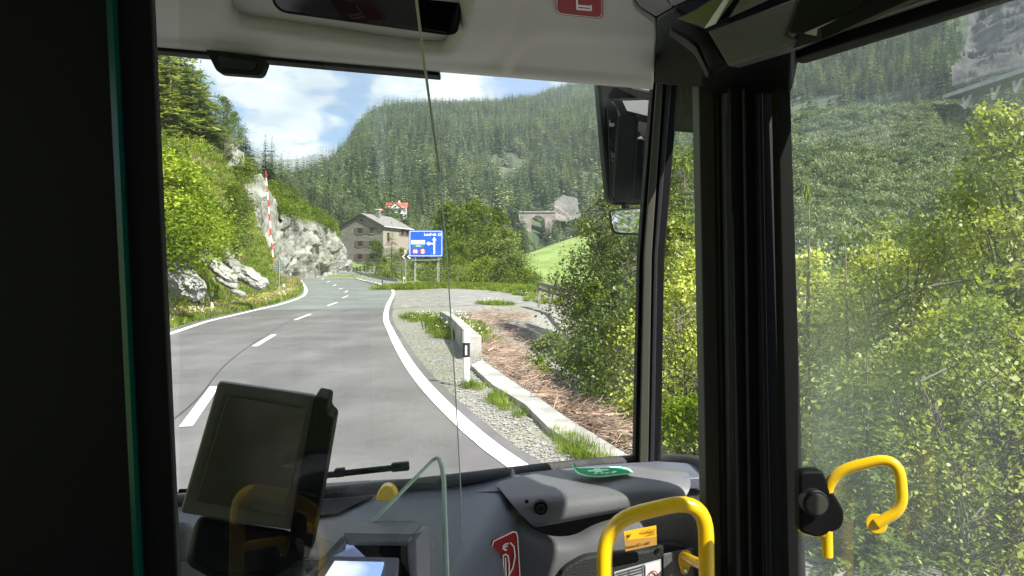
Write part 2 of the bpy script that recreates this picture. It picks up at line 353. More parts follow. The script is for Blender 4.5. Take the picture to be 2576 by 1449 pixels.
# ================================================================ ground and road
LP = [(424.7,841.4),(529,807.6),(621,785.9),(702,767),(751,750.7),(768.6,737),(767,720.9),(757,704),(770,692.5),(810.6,687),(878,682.5)]
RP = [(1309.6,1180.8),(1152,1055.6),(1055.6,954),(1010,886),(984,835),(971,802),(976,769.5),(988.4,743.8),(989,732.5),(976,722.8),(947,711.6),(912,705),(882,698.6)]
CP = [(505,1030),(590,920),(665,858),(761,798),(836,766),(869,747),(871,734),(858,727),(841,718),(823,709),(811,700),(824,693.8),(848.5,689),(878,684.9)]
def smoothline(P, step=.8):
    P = [Vector(p) for p in P]; out = []
    for i in range(len(P)-1):
        a, b, c, d = P[max(i-1, 0)], P[i], P[i+1], P[min(i+2, len(P)-1)]
        n = max(2, int((c-b).length/step))
        for k in range(n):
            t = k/n; out.append(.5*((2*b)+(c-a)*t+(2*a-5*b+4*c-d)*t*t+(3*b-a-3*c+d)*t**3))
    out.append(P[-1]); return out
def wl(P): return [hit(*p) for p in P]
Lw = wl(LP); Rw = wl(RP); Cw = wl(CP)
Lw = [Vector((-8.2, 2.0, 0)), Vector((-9.1, 12.0, 0))]+Lw+[Vector((-27, 150, 3)), Vector((-22, 163, 3.4)), Vector((-6, 176, 3.7))]
Rw = [Vector((2.9, 0.5, 0)), Vector((1.4, 5, 0))]+Rw+[Vector((-29.5, 112, 1.5)), Vector((-27, 125, 2)), Vector((-21.5, 142, 2.6)), Vector((-12, 156, 3.1)), Vector((-2, 166, 3.4))]
Cw = [Vector((-3.4, 2, 0)), Vector((-4.0, 6.5, 0))]+Cw
Ls, Rs, Cs = smoothline(Lw), smoothline(Rw), smoothline(Cw)
def resample(P, n):
    d = [0]
    for i in range(1, len(P)): d.append(d[-1]+(P[i]-P[i-1]).length)
    t = np.linspace(0, d[-1], n); A = np.array([tuple(p) for p in P]); return [Vector((np.interp(s, d, A[:, 0]), np.interp(s, d, A[:, 1]), np.interp(s, d, A[:, 2]))) for s in t]
_ly = np.array([p.y for p in Ls]); _lx = np.array([p.x for p in Ls]); _o = np.argsort(_ly); _ly, _lx = _ly[_o], _lx[_o]
_ry = np.array([p.y for p in Rs]); _rx = np.array([p.x for p in Rs]); _o = np.argsort(_ry); _ry, _rx = _ry[_o], _rx[_o]
def xL(y): return np.interp(y, _ly, _lx)
def xR(y): return np.interp(y, _ry, _rx)
Gv = lambda y: np.interp(y, GY, GZ)
def zL(x, y):
    """rise of the bank left of the road"""
    u = np.maximum(0, xL(y)-1.0-x)
    s1 = np.interp(y, [0, 25, 45, 60, 75, 90, 110, 130, 145, 158, 230], [.7, .9, 1.3, 2.5, 2.9, 2.6, 2.4, 2.0, .6, .05, .02])
    cap = np.interp(y, [0, 40, 60, 80, 95, 110, 130, 145, 165], [4.5, 8.6, 11.6, 12.5, 8.5, 7.5, 4, 1.6, .3])
    u1 = np.maximum(0, u-1.6)
    z = .06*np.minimum(u, 1.6)+np.minimum(u1*s1, cap)+np.maximum(0, u1-cap/s1)*np.interp(y, [0, 75, 95, 140, 158], [.10, .12, .10, .05, .0])
    z = z+np.minimum(u1, 6)/6*(fbm(x*.22, y*.22, o=4, s=5)*3.2+fbm(x*.9, y*.9, o=3, s=8)*.9)
    return z
def zR(x, y):
    u = np.maximum(0, x-(xR(y)+np.interp(y, [0, 8, 18, 25, 40, 50, 60, 80, 100, 160], [1.6, 1.6, 1.9, 2.4, 9, 17, 20, 13, 6, 3])))
    z = -np.minimum(u*.33, 1.8)-np.clip(u-5.5, 0, 40)*.42-np.clip(u-45.5, 0, 200)*.06
    z = z+np.minimum(u, 6)/6*(fbm(x*.25, y*.25, o=4, s=15)*1.1)
    return z
def gz(x, y):
    x = np.asarray(x, float); y = np.asarray(y, float)
    return Gv(y)+zL(x, y)+zR(x, y)
ST = lambda o: tag(o, kind='structure')
def gridmesh(name, X, Y, Z, m, parent=None, smooth=True, mask=None):
    r, c = X.shape; V = np.stack([X, Y, Z], -1).reshape(-1, 3); I = np.arange(r*c).reshape(r, c)
    Fq = np.stack([I[:-1, :-1], I[:-1, 1:], I[1:, 1:], I[1:, :-1]], -1).reshape(-1, 4)
    me = quads(name, V, Fq); return link(name, me, m, parent, smooth)
# grass / earth ground near and middle distance
xs = np.concatenate([np.arange(-75, -42, 2.2), np.arange(-42, 14, .55), np.arange(14, 90, 2.5)])
ys = np.concatenate([np.arange(-30, 0, 3), np.arange(0, 60, .6), np.arange(60, 150, 1.0), np.arange(150, 300, 5)])
X, Y = np.meshgrid(xs, ys); Z = gz(X, Y)-.012
def groundmat():
    m = bpy.data.materials.new('ground'); m.use_nodes = True; nt = m.node_tree; b = nt.nodes['Principled BSDF']; b.inputs['Roughness'].default_value = .95
    N = nt.nodes.new; L = nt.links.new; at_ = N('ShaderNodeAttribute'); at_.attribute_name = 'cover'
    ge = N('ShaderNodeNewGeometry')
    def ramp(scale, c1, c2, p=(.4, .62)):
        n = N('ShaderNodeTexNoise'); n.inputs['Scale'].default_value = scale; n.inputs['Detail'].default_value = 8; n.inputs['Roughness'].default_value = .65; L(ge.outputs['Position'], n.inputs['Vector'])
        r = N('ShaderNodeValToRGB'); r.color_ramp.elements[0].position, r.color_ramp.elements[1].position = p
        r.color_ramp.elements[0].color = (*c1, 1); r.color_ramp.elements[1].color = (*c2, 1); L(n.outputs[0], r.inputs[0]); return r.outputs[0]
    gr = ramp(.8, (.085, .13, .02), (.17, .21, .045)); ea = ramp(1.3, (.15, .105, .065), (.27, .20, .135)); gv = ramp(14, (.11, .106, .098), (.29, .28, .25))
    sp = N('ShaderNodeSeparateColor'); L(at_.outputs[0], sp.inputs[0])
    m1 = N('ShaderNodeMixRGB'); L(sp.outputs[0], m1.inputs[0]); L(gr, m1.inputs[1]); L(ea, m1.inputs[2])
    m2 = N('ShaderNodeMixRGB'); L(sp.outputs[1], m2.inputs[0]); L(m1.outputs[0], m2.inputs[1]); L(gv, m2.inputs[2]); L(m2.outputs[0], b.inputs['Base Color'])
    n = N('ShaderNodeTexNoise'); n.inputs['Scale'].default_value = 16; n.inputs['Detail'].default_value = 6; L(ge.outputs['Position'], n.inputs['Vector'])
    bp = N('ShaderNodeBump'); bp.inputs['Strength'].default_value = .8; bp.inputs['Distance'].default_value = .05; L(n.outputs[0], bp.inputs['Height']); L(bp.outputs[0], b.inputs['Normal'])
    return m
M['ground'] = groundmat()
g = gridmesh('ground', X, Y, Z, M['ground']); ST(g)
ur = (X-xR(Y)); near_gravel = np.clip((ur+.5)*3, 0, 1)*np.clip((4.0+np.interp(Y, [0, 20, 35, 80], [0, 2, 14, 14])-ur)*.8, 0, 1)*np.clip((82-Y)*.5, 0, 1)
uu = (xL(Y)-X); earth = np.clip((fbm(X*.12, Y*.12, s=33)+.02)*4, 0, 1)*np.clip((uu-9)*.3, 0, 1)
earth = np.maximum(earth, np.clip(1.6*np.exp(-((X-(-(Y*.40)+.6))**2/9+(Y-60)**2/150)), 0, 1))
earth = np.maximum(earth, np.clip((ur-2.2)*1.2, 0, 1)*np.clip((9-ur)*.5, 0, 1)*np.clip((34-Y)*.3, 0, 1)*.9)
ca = g.data.color_attributes.new('cover', 'FLOAT_COLOR', 'POINT')
col = np.zeros((X.size, 4), np.float32); col[:, 0] = earth.ravel(); col[:, 1] = (near_gravel*np.clip((fbm(X*.5, Y*.5, s=3)+.55)*2, 0, 1)).ravel(); col[:, 3] = 1
ca.data.foreach_set('color', col.ravel())
def strip(name, A, B, lift, m, n=160, cols=1):
    A, B = resample(A, n), resample(B, n); X_ = np.zeros((n, cols+1)); Y_ = X_.copy(); Z_ = X_.copy()
    for i in range(n):
        for j in range(cols+1):
            t = j/cols; p = A[i]*(1-t)+B[i]*t; X_[i, j], Y_[i, j], Z_[i, j] = p.x, p.y, G(p.y)+lift
    return gridmesh(name, X_, Y_, Z_, m)
def ribbon(P, off0, off1, lift, rows=None):
    """verts of a band beside polyline P between two lateral offsets"""
    out = []
    for i, p in enumerate(P):
        t = (P[min(i+1, len(P)-1)]-P[max(i-1, 0)]); t.z = 0; t.normalize(); nrm = Vector((t.y, -t.x, 0))
        a, b = p+nrm*off0, p+nrm*off1; a.z = G(a.y)+lift; b.z = G(b.y)+lift; out.append((a, b))
    return out
def ribmesh(name, P, o0, o1, lift, m, parent=None):
    R = ribbon(P, o0, o1, lift); V = [v for ab in R for v in ab]; Fc = [(2*i, 2*i+1, 2*i+3, 2*i+2) for i in range(len(R)-1)]
    me = bpy.data.meshes.new(name); me.from_pydata([tuple(v) for v in V], [], Fc); me.update(); return link(name, me, m, parent)
# road surface: new dark asphalt in front, older greenish asphalt beyond the joint at y about 41
def roadpart(name, y0, y1, lift, m):
    ysr = np.arange(y0, y1+.01, .5); X_ = np.zeros((len(ysr), 9)); 
    for i, y in enumerate(ysr):
        X_[i] = np.linspace(xL(y)-.45, xR(y)+.22, 9)
    Y_ = np.repeat(ysr[:, None], 9, 1)
    if name == 'road':   # the joint runs slightly slanted
        f = np.clip((Y_-30)/(y1-30), 0, 1); Y_ = Y_+f*(-(np.linspace(0, 1, 9))[None, :]*-2.5-1.5)
    return ST(gridmesh(name, X_, Y_, Gv(Y_)+lift, m, smooth=False))
roadpart('old_road', 36, 176, .006, M['asphalt2'])
roadpart('road', -6, 42.5, .012, M['asphalt'])
pm = ribmesh('road_repair', [hit(985, 713), hit(925, 703), hit(880, 700)], -1.5, 1.5, .014, M['asphalt3']); ST(pm)
e1 = ribmesh('edge_line', Ls, -.12, .13, .022, M['paint']); ST(e1)
e2 = ribmesh('edge_line', Rs, -.13, .12, .022, M['paint']); ST(e2)
seam = ribmesh('road_seam', [p for p in Cs if p.y < 42], -.22, -.19, .0165, mat('tar_seam', (.03, .03, .032), .6)); ST(seam)
# shoulder strips of old asphalt outside the lines
ST(ribmesh('shoulder', [p for p in Rs if p.y < 60], .12, .30, .018, M['asphalt']))
ST(ribmesh('shoulder', [p for p in Ls if p.y < 110], -.75, -.12, .010, M['asphalt3']))
dashes = [((467,1077),(540,975)),((640,873),(690,843)),((742,806),(781,791)),((824,770),(848,761.5)),((862,750.5),(875,744.5)),((868,736),(874,732)),((852,728),(862,725.5)),((838,719.5),(846,716.5)),((822,710.5),(830,708)),((810,703),(814,700.5)),((813,696.5),(822,694.5)),((840,690.5),(852,688.5)),((870,686),(880,684.5))]
dm = None
for a, b in dashes:
    A, B = hit(*a), hit(*b); t = (B-A).normalized(); nrm = Vector((t.y, -t.x, 0))*.085
    q = [A-nrm, A+nrm, B+nrm, B-nrm]
    for p in q: p.z = G(p.y)+.024
    me = bpy.data.meshes.new('centre_dash'); me.from_pydata([tuple(p) for p in q], [], [(0, 1, 2, 3)]); me.update(); ST(link('centre_dash', me, M['paint']))
# lay-by surface
lb = [(994,737),(1080,733),(1200,736),(1310,741),(1368,752),(1300,764),(1180,768),(1090,772),(984,775),(986,756)]
Q = [hit(*p) for p in lb]
for p in Q: p.z += .004
me = bpy.data.meshes.new('lay_by'); me.from_pydata([tuple(p) for p in Q], [], [tuple(range(len(Q)))]); me.update(); ST(link('lay_by', me, M['layby']))
# concrete retaining wall: low strip with the raised block at its far end
def wallpoly(L_, R_, z0, z1):
    mb = MB(); n = len(L_)
    P = []
    for a, b in zip(L_, R_):
        P += [(a[0], a[1], z0), (b[0], b[1], z0), (b[0], b[1], z1), (a[0], a[1], z1)]
    Fc = []
    for i in range(n-1):
        for k in range(4): Fc.append((4*i+k, 4*i+(k+1) % 4, 4*i+4+(k+1) % 4, 4*i+4+k))
    Fc += [(0, 1, 2, 3), tuple(4*(n-1)+k for k in (3, 2, 1, 0))]
    return mb.add(P, Fc)
Lq = [atz(*p, -2.02) for p in [(1184,918),(1238.5,967),(1319.7,1016),(1380.6,1076),(1450,1120),(1536,1168),(1700,1290)]]
Rq = [atz(*p, -2.02) for p in [(1213,905),(1302.8,967),(1370,1010),(1421,1047),(1500,1094),(1596,1154),(1800,1275)]]
rw = empty('retaining_wall', Lq[0].xyz*0+Vector((0, 0, 0))); tag(rw, 'low pale concrete retaining wall running beside the gravel verge below the slash pile', 'wall')
wallpoly(Lq, Rq, -.9, .08).build('wall_strip', M['concrete'], rw, .01)
a0 = at(1181, 846, 18.0); b0 = at(1211, 846, 18.0)
wallpoly([(a0.x, 18.0), (a0.x-1.05, 25.5), (a0.x-1.9, 30)], [(b0.x, 18.0), (b0.x-1.05, 25.5), (b0.x-1.9, 30)], -.9, .575).build('wall_block', M['concrete'], rw, .012)
# ================================================================ hills
HILLS = {}
def hill(name, base, ridge, nu, nv, m, amp=6, fr=.012, shape=1.0, back=True, s=1):
    """slope surface between a foot line and a crest line, each a list of (px, py, distance)"""
    B = resample([at(*p) for p in base], nu); R_ = resample([at(*p) for p in ridge], nu)
    X_ = np.zeros((nu, nv+(3 if back else 0))); Y_ = X_.copy(); Z_ = X_.copy()
    for i in range(nu):
        for j in range(nv):
            t = j/(nv-1); p = B[i].lerp(R_[i], t); z = B[i].z+(R_[i].z-B[i].z)*(t**shape)
            X_[i, j], Y_[i, j], Z_[i, j] = p.x, p.y, z
        if back:
            d = (R_[i]-B[i]); d.z = 0; d.normalize()
            for k, (dd, dz) in enumerate(((40, -8), (160, -60), (400, -220))):
                X_[i, nv+k], Y_[i, nv+k], Z_[i, nv+k] = R_[i].x+d.x*dd, R_[i].y+d.y*dd, R_[i].z+dz
    Z_[:, 1:nv] += (fbm(X_*fr, Y_*fr, o=5, s=s)*amp*2)[:, 1:nv]*np.interp(np.arange(1, nv)/nv, [0, .1, .85, 1], [.2, 1, 1, .35])
    o = gridmesh(name, X_, Y_, Z_, m); ST(o); HILLS[name] = (X_[:, :nv], Y_[:, :nv], Z_[:, :nv]); return o
hill('mountain', [(560,640,180),(760,625,220),(900,615,250),(1000,615,280),(1300,640,330),(1450,680,330),(2000,740,330),(2600,780,300),(3400,780,280)],
     [(640,520,560),(770,465,640),(830,430,700),(868,388,800),(898,338,850),(940,300,900),(980,282,950),(1100,272,1050),(1250,266,1100),(1350,252,1150),(1395,236,1200),(1530,200,1300),(1700,120,1300),(1850,60,1300),(2050,-60,1200),(2300,-260,1000),(2700,-560,900),(3400,-900,900)],
     150, 60, M['forestfloor'], amp=16, fr=.009, s=2)
hill('near_spur', [(500,640,150),(700,640,170),(860,640,190),(1000,620,220),(1150,640,230),(1300,690,240)],
     [(430,440,230),(640,430,250),(720,440,270),(790,452,290),(850,475,300),(920,520,300),(1000,560,300),(1100,600,300),(1300,640,300)],
     60, 20, M['forestfloor'], amp=4, fr=.03, s=6)
hill('far_peaks', [(300,640,2600),(700,640,2600),(1100,640,2600)], [(300,420,3000),(420,395,3000),(500,375,3000),(560,392,3000),(610,384,3000),(650,376,3000),(700,398,3000),(760,394,3000),(800,386,3000),(830,392,3000),(900,400,3000),(1100,420,3000)],
     90, 30, mat('far_rock', (.16, .17, .16), .95, var=.3, scale=.004), amp=45, fr=.003, back=False, s=9)
hill('scrub_slope', [(1780,900,60),(2000,830,75),(2300,800,80),(2600,820,75),(3100,850,70)],
     [(1780,330,270),(1900,300,270),(2000,285,265),(2200,268,255),(2400,262,245),(2480,275,235),(2576,270,225),(2800,240,200),(3100,200,190)],
     90, 60, M['forestfloor'], amp=5, fr=.03, s=12)
hill('meadow', [(1180,760,150),(1300,745,170),(1400,720,185),(1480,715,185),(1620,720,180)],
     [(1260,672,235),(1310,648,240),(1380,618,250),(1440,598,258),(1500,585,265),(1620,575,270)],
     40, 24, M['meadow'], amp=1.2, fr=.03, s=14)
# ================================================================ vegetation
def kites(C, D, U, Ln, Wd):
    """leaf quads: C base points, D unit directions, U side vectors"""
    C, D, U = [np.asarray(a, float) for a in (C, D, U)]; Ln = np.asarray(Ln).reshape(-1, 1); Wd = np.asarray(Wd).reshape(-1, 1)
    V = np.stack([C, C+D*Ln*.45+U*Wd*.5, C+D*Ln, C+D*Ln*.5-U*Wd*.5], 1).reshape(-1, 3)
    return V, np.arange(len(V)).reshape(-1, 4)
def unit(v): return v/np.maximum(1e-6, np.linalg.norm(v, axis=-1, keepdims=True))
def spruce_mesh(name, H, R, levels, per, sprays, rs, leaf=1.0, bare=.08, droop=.25, up=0.0, power=.85, taper=True):
    """needle sprays on whorled boughs"""
    C, D, U, Ln, Wd = [], [], [], [], []
    for l in range(levels):
        f = (l+rs.rand()*.6)/levels; h = H*(bare+(1-bare)*f); r = R*((1-f)**power)*(.75+.5*rs.rand())+.03*R
        nb = max(3, int(per*(1-.45*f))); a0 = rs.rand()*6.28
        for b in range(nb):
            a = a0+6.283*b/nb+rs.normal()*.25; rr = r*(.65+.55*rs.rand()); d = np.array([math.cos(a), math.sin(a), 0])
            n = max(1, int(sprays*(.4+.6*rr/R)))
            for k in range(n):
                t = (k+.5+rs.rand()*.5)/n if n > 1 else .15
                z = h-droop*rr*t*t+up*rr*t+rs.normal()*.02*H/levels
                base = d*rr*t+np.array([0, 0, z])
                if n == 1:
                    dd = d+np.array([0, 0, -droop+rs.normal()*.1]); L0 = rr*.95; w = rr*.75
                else:
                    sd = (1 if k % 2 else -1); side = np.array([-d[1], d[0], 0])*sd
                    dd = d*.75+side*(.35+.6*rs.rand())+np.array([0, 0, -.22+up+rs.normal()*.22]); L0 = (rr*.42*(1-.45*t)+.02*R)*(.7+.6*rs.rand())*leaf; w = L0*(.34+.2*rs.rand())
                dd = dd/np.linalg.norm(dd); C.append(base); D.append(dd); u = np.cross(dd, [0, 0, 1]); u = u/max(1e-5, np.linalg.norm(u)); u = u+rs.normal(size=3)*.35; U.append(u/np.linalg.norm(u)); Ln.append(L0); Wd.append(w)
    # leader
    for k in range(4):
        a = rs.rand()*6.28; C.append([0, 0, H*.965]); dd = np.array([math.cos(a)*.12, math.sin(a)*.12, 1]); D.append(dd/np.linalg.norm(dd)); U.append([-math.sin(a), math.cos(a), 0]); Ln.append(H*.05); Wd.append(H*.012)
    V, Fq = kites(C, D, U, Ln, Wd); return quads(name, V, Fq)
def trunk_mesh(name, H, r0, rs, bend=.02, seg=7, top=.98):
    pts = []; x = y = 0
    for k in range(7):
        t = k/6; pts.append((x, y, H*top*t-(.3 if k == 0 else 0))); x += rs.normal()*bend*H/6; y += rs.normal()*bend*H/6
    return MB().tube(pts, [r0*(1-.9*k/6) for k in range(7)], seg).mesh(name)
def broad_meshes(name, H, R, nclump, nleaf, leaf, rs, low=.25, narrow=.0, nbr=None, stems=1, flat=.75, clump=.34, droop=0.15):
    """trunk with limbs; leaf blades in clumps that leave gaps"""
    mb = MB(); cents = []; profs = []
    tops = []
    for s in range(stems):
        a = rs.rand()*6.28; lean = (.04 if stems == 1 else .28)*R; pts = []; 
        for k in range(6):
            t = k/5; pts.append((math.cos(a)*lean*t*t*2+rs.normal()*.012*H*t, math.sin(a)*lean*t*t*2+rs.normal()*.012*H*t, H*.86*t-(.3 if k == 0 else 0)))
        mb.tube(pts, [H*.010/(stems**.4)*(1-.85*k/5) for k in range(6)], 6); tops.append(pts)
    for c in range(nclump):
        f = low+(1-low)*(((c+rs.rand())/nclump)**.9); prof = math.sin(math.pi*min(1, (f-low)/(1-low)*.82+.18)**.8)**.7 if narrow == 0 else (1-(f-low)/(1-low)*narrow)**.9
        a = rs.rand()*6.283; q = R*prof*(.35+.65*math.sqrt(rs.rand())); p = np.array([math.cos(a)*q, math.sin(a)*q, H*f]); cents.append(p); profs.append(prof)
        tp = tops[rs.randint(stems)]; zb = H*max(.08, f-.12-.5*q/H); i = min(4, int(zb/(H*.86)*5)); b0 = Vector(tp[i]).lerp(Vector(tp[i+1]), (zb/(H*.86)*5)-i if i < 5 else 1)
        if nbr is None or c % max(1, nclump//nbr) == 0:
            m_ = b0.lerp(Vector(p), .5)+Vector((0, 0, -.04*H)); mb.tube([b0, m_, Vector(p)], [H*.0032, H*.002, H*.0009], 4, cap=False)
    cents = np.array(cents); idx = rs.randint(0, len(cents), nleaf); base = cents[idx]
    g_ = rs.normal(size=(nleaf, 3))*clump*R*np.array([.62, .62, .62*flat])*(.3+.7*np.clip(np.array(profs), 0, 1)[idx, None]); Cn = base+g_
    Dn = unit(g_*.6/(clump*R)+rs.normal(size=(nleaf, 3))*.7+np.array([0, 0, -droop])); Un = unit(np.cross(Dn, rs.normal(size=(nleaf, 3))*.6+np.array([0, 0, 1])))
    Un = unit(Un+rs.normal(size=(nleaf, 3))*.25)
    Ln = leaf*(.4+1.1*rs.rand(nleaf)**1.4); V, Fq = kites(Cn, Dn, Un, Ln, Ln*.72)
    return mb.mesh(name+'_trunk'), quads(name+'_crown', V, Fq)
def make_tree(name, tm, cm, barkm, leafm, loc=(0, 0, 0), label=None, cat='tree', group=None, tname='trunk', cname='crown'):
    e = empty(name, loc); tag(e, label, cat, group); 
    if not tm.materials: tm.materials.append(barkm)
    link(tname, tm, None, e, True)
    if not cm.materials: cm.materials.append(leafm)
    link(cname, cm, None, e); return e
rs = np.random.RandomState(5)
# ---- distant conifers: low meshes, one object when near enough to count, otherwise one forest
far_kinds = []
for i, (H, R, lv, pr) in enumerate(((15, 2.3, 13, 7), (17, 2.5, 15, 7), (13, 2.6, 11, 7), (16, 1.9, 14, 6))):
    me = spruce_mesh('forest_spruce_mesh', H, R, lv, pr, 1 if i < 3 else 1, rs, power=.8, droop=.38); me.materials.append(M['spruce']); far_kinds.append(me)
mid_kinds = []
for i, (H, R) in enumerate(((14, 2.3), (16, 2.5), (12.5, 2.2))):
    me = spruce_mesh('spruce_mesh', H, R, 22, 9, 5, rs, power=.8, droop=.35, leaf=1.15); me.materials.append(M['spruce']); mid_kinds.append(me)
bush_kinds = []
for i in range(3):
    n = 480; P = unit(rs.normal(size=(n, 3)))*np.array([1, 1, .8])*(.55+.5*rs.rand(n, 1)); P[:, 2] = np.abs(P[:, 2])*1.2
    V, Fq = kites(P*2.0, unit(rs.normal(size=(n, 3))), unit(rs.normal(size=(n, 3))), (.42+.3*rs.rand(n)), (.3+.2*rs.rand(n)))
    me = quads('scrub_mesh', V, Fq); me.materials.append(M['scrub']); bush_kinds.append(me)
def sample_hill(hn, n, rs, reject=None):
    X_, Y_, Z_ = HILLS[hn]; r, c = X_.shape
    A = np.stack([X_, Y_, Z_], -1); e1_ = np.linalg.norm(np.cross(A[1:, :-1]-A[:-1, :-1], A[:-1, 1:]-A[:-1, :-1]), axis=-1).ravel()
    idx = rs.choice(len(e1_), n, p=e1_/e1_.sum()); i, j = idx//(c-1), idx % (c-1); u, v = rs.rand(n, 1), rs.rand(n, 1)
    P = A[i, j]*(1-u)*(1-v)+A[i+1, j]*u*(1-v)+A[i, j+1]*(1-u)*v+A[i+1, j+1]*u*v
    px = 1288+P[:, 0]/P[:, 1]*F; py = 688-(P[:, 2]-CAMZ)/P[:, 1]*F
    k = (px > 330) & (px < 3400) & (py > -220) & (py < 860)
    if reject is not None: k &= ~reject(P, px, py)
    return P[k], px[k], py[k]
def scatter(name, P, kinds, smin, smax, label, cat, kindp='stuff', rs=rs, fac=1.0):
    """one mass of plants too many to count: instanced on points"""
    me = bpy.data.meshes.new(name); me.vertices.add(len(P)); me.vertices.foreach_set('co', P.astype(np.float32).ravel())
    for nm, ty, arr in (('scl', 'FLOAT', (smin+(smax-smin)*rs.rand(len(P))**1.3)*fac), ('rot', 'FLOAT', rs.rand(len(P))*6.28), ('pick', 'INT', rs.randint(0, len(kinds), len(P)))):
        a_ = me.attributes.new(nm, ty, 'POINT'); a_.data.foreach_set('value', arr.astype(np.float32 if ty == 'FLOAT' else np.int32))
    o = bpy.data.objects.new(name, me); COL.objects.link(o); tag(o, label, cat, kind=kindp)
    ng = bpy.data.node_groups.new('scatter', 'GeometryNodeTree'); ng.interface.new_socket('Geometry', in_out='INPUT', socket_type='NodeSocketGeometry'); ng.interface.new_socket('Geometry', in_out='OUTPUT', socket_type='NodeSocketGeometry')
    N = ng.nodes.new; L = ng.links.new; gi, go = N('NodeGroupInput'), N('NodeGroupOutput')
    jn = N('GeometryNodeJoinGeometry')
    for k in kinds:
        src = bpy.data.objects.new(name+'_source', k); oi = N('GeometryNodeObjectInfo'); oi.inputs['Object'].default_value = src; oi.inputs['As Instance'].default_value = True
        L(oi.outputs['Geometry'], jn.inputs[0])
    mp_ = N('GeometryNodeMeshToPoints'); L(gi.outputs[0], mp_.inputs[0])
    io = N('GeometryNodeInstanceOnPoints'); io.inputs['Pick Instance'].default_value = True
    def na(n, t='FLOAT'):
        x = N('GeometryNodeInputNamedAttribute'); x.data_type = t; x.inputs['Name'].default_value = n; return x.outputs['Attribute']
    L(mp_.outputs[0], io.inputs['Points']); L(jn.outputs[0], io.inputs['Instance']); L(na('pick', 'INT'), io.inputs['Instance Index']); L(na('scl'), io.inputs['Scale'])
    cx = N('ShaderNodeCombineXYZ'); L(na('rot'), cx.inputs[2]); L(cx.outputs[0], io.inputs['Rotation']); L(io.outputs[0], go.inputs[0])
    md = o.modifiers.new('scatter', 'NODES'); md.node_group = ng; return o
def inpoly(px, py, poly):
    r = np.zeros(len(px), bool); n = len(poly)
    for i in range(n):
        x1, y1 = poly[i]; x2, y2 = poly[(i+1) % n]
        c = ((y1 > py) != (y2 > py)) & (px < (x2-x1)*(py-y1)/((y2-y1) or 1e-9)+x1); r ^= c
    return r
ROCKS_M = [[(1225,395),(1300,385),(1330,420),(1290,470),(1240,450)], [(1385,500),(1455,480),(1470,545),(1400,560)], [(2395,-80),(2700,-200),(2700,190),(2400,205),(2420,100)], [(1980,255),(2120,240),(2150,420),(2100,600),(2000,560)], [(975,330),(1000,325),(1000,350),(975,350)], [(1315,530),(1405,528),(1405,590),(1320,600)]]
def rej_m(P, px, py):
    r = np.zeros(len(P), bool)
    for q in ROCKS_M: r |= inpoly(px, py, q) & (rs.rand(len(P)) < .9)
    r |= (fbm(P[:, 0]*.012, P[:, 1]*.012, o=3, s=77) > .24) & (rs.rand(len(P)) < .6)
    return r
Pm, pxm, pym = sample_hill('mountain', 52000, rs, rej_m)
Ps, pxs, pys = sample_hill('near_spur', 900, rs)
allP = np.concatenate([Pm, Ps]); dist = allP[:, 1]
px_all = np.concatenate([pxm, pxs]); py_all = np.concatenate([pym, pys])
vis = ((px_all > 640) & (px_all < 1560) & (py_all < 700))
bridge_clear = inpoly(px_all, py_all, [(1312,515),(1396,515),(1392,592),(1320,592)]) & (dist < 364)
allP, dist, vis = allP[~bridge_clear], dist[~bridge_clear], vis[~bridge_clear]
order = np.argsort(np.where(vis, dist, 1e6))[:285]
isind = np.zeros(len(allP), bool); isind[order] = True
def hill_point(hn, px, py):
    X_, Y_, Z_ = HILLS[hn]; qx = 1288+X_/Y_*F; qy = 688-(Z_-CAMZ)/Y_*F; k = np.argmin(np.hypot(qx-px, qy-py)+Y_*.004); return Vector((X_.ravel()[k], Y_.ravel()[k], Z_.ravel()[k]))
tmesh = trunk_mesh('forest_trunk', 12, .16, rs); tmesh.materials.append(M['bark'])
for k in order:
    p = allP[k]; o = empty('spruce_tree', p-np.array([0, 0, .5]), rs.rand()*6.28); link('crown', mid_kinds[k % 3], None, o); link('trunk', tmesh, None, o)
    s = (.75+.5*rs.rand())*float(np.interp(dist[k], [200, 420], [.6, 1.1])); o.scale = (s, s, s*(.9+.25*rs.rand()))
    tag(o, 'dark green spruce standing in the close forest at the foot of the wooded mountain', 'tree', 'spruces at the foot of the wooded mountain')
scatter('forest', allP[~isind], far_kinds+mid_kinds, .72, 1.35, 'dense dark spruce forest covering the mountainside', 'forest', fac=np.interp(dist[~isind], [200, 300, 420], [.5, .6, 1]))
def rej_s(P, px, py):
    r = inpoly(px, py, [(2395,180),(2720,120),(2720,250),(2410,285)]) | inpoly(px, py, [(1985,262),(2080,250),(2090,400),(2040,560),(1985,640)]) & (rs.rand(len(P)) < .45)
    r |= inpoly(px, py, [(2240,440),(2270,440),(2250,540),(2210,600),(2195,600)]) & (rs.rand(len(P)) < .8)
    return r
Pc, pxc, pyc = sample_hill('scrub_slope', 13000, rs, rej_s)
scatter('hillside_scrub', Pc, bush_kinds, .35, 1.15, 'grey green scrub and bushes covering the steep slope under the viaduct', 'undergrowth')
k = rs.rand(len(Pc)) < .012
for p in Pc[k][:60]:
    o = empty('spruce_tree', p); link('crown', mid_kinds[rs.randint(3)], None, o); s = .35+.35*rs.rand(); o.scale = (s, s, s)
    tag(o, 'small dark spruce among the scrub on the slope under the viaduct', 'tree', 'small spruces on the scrub slope')
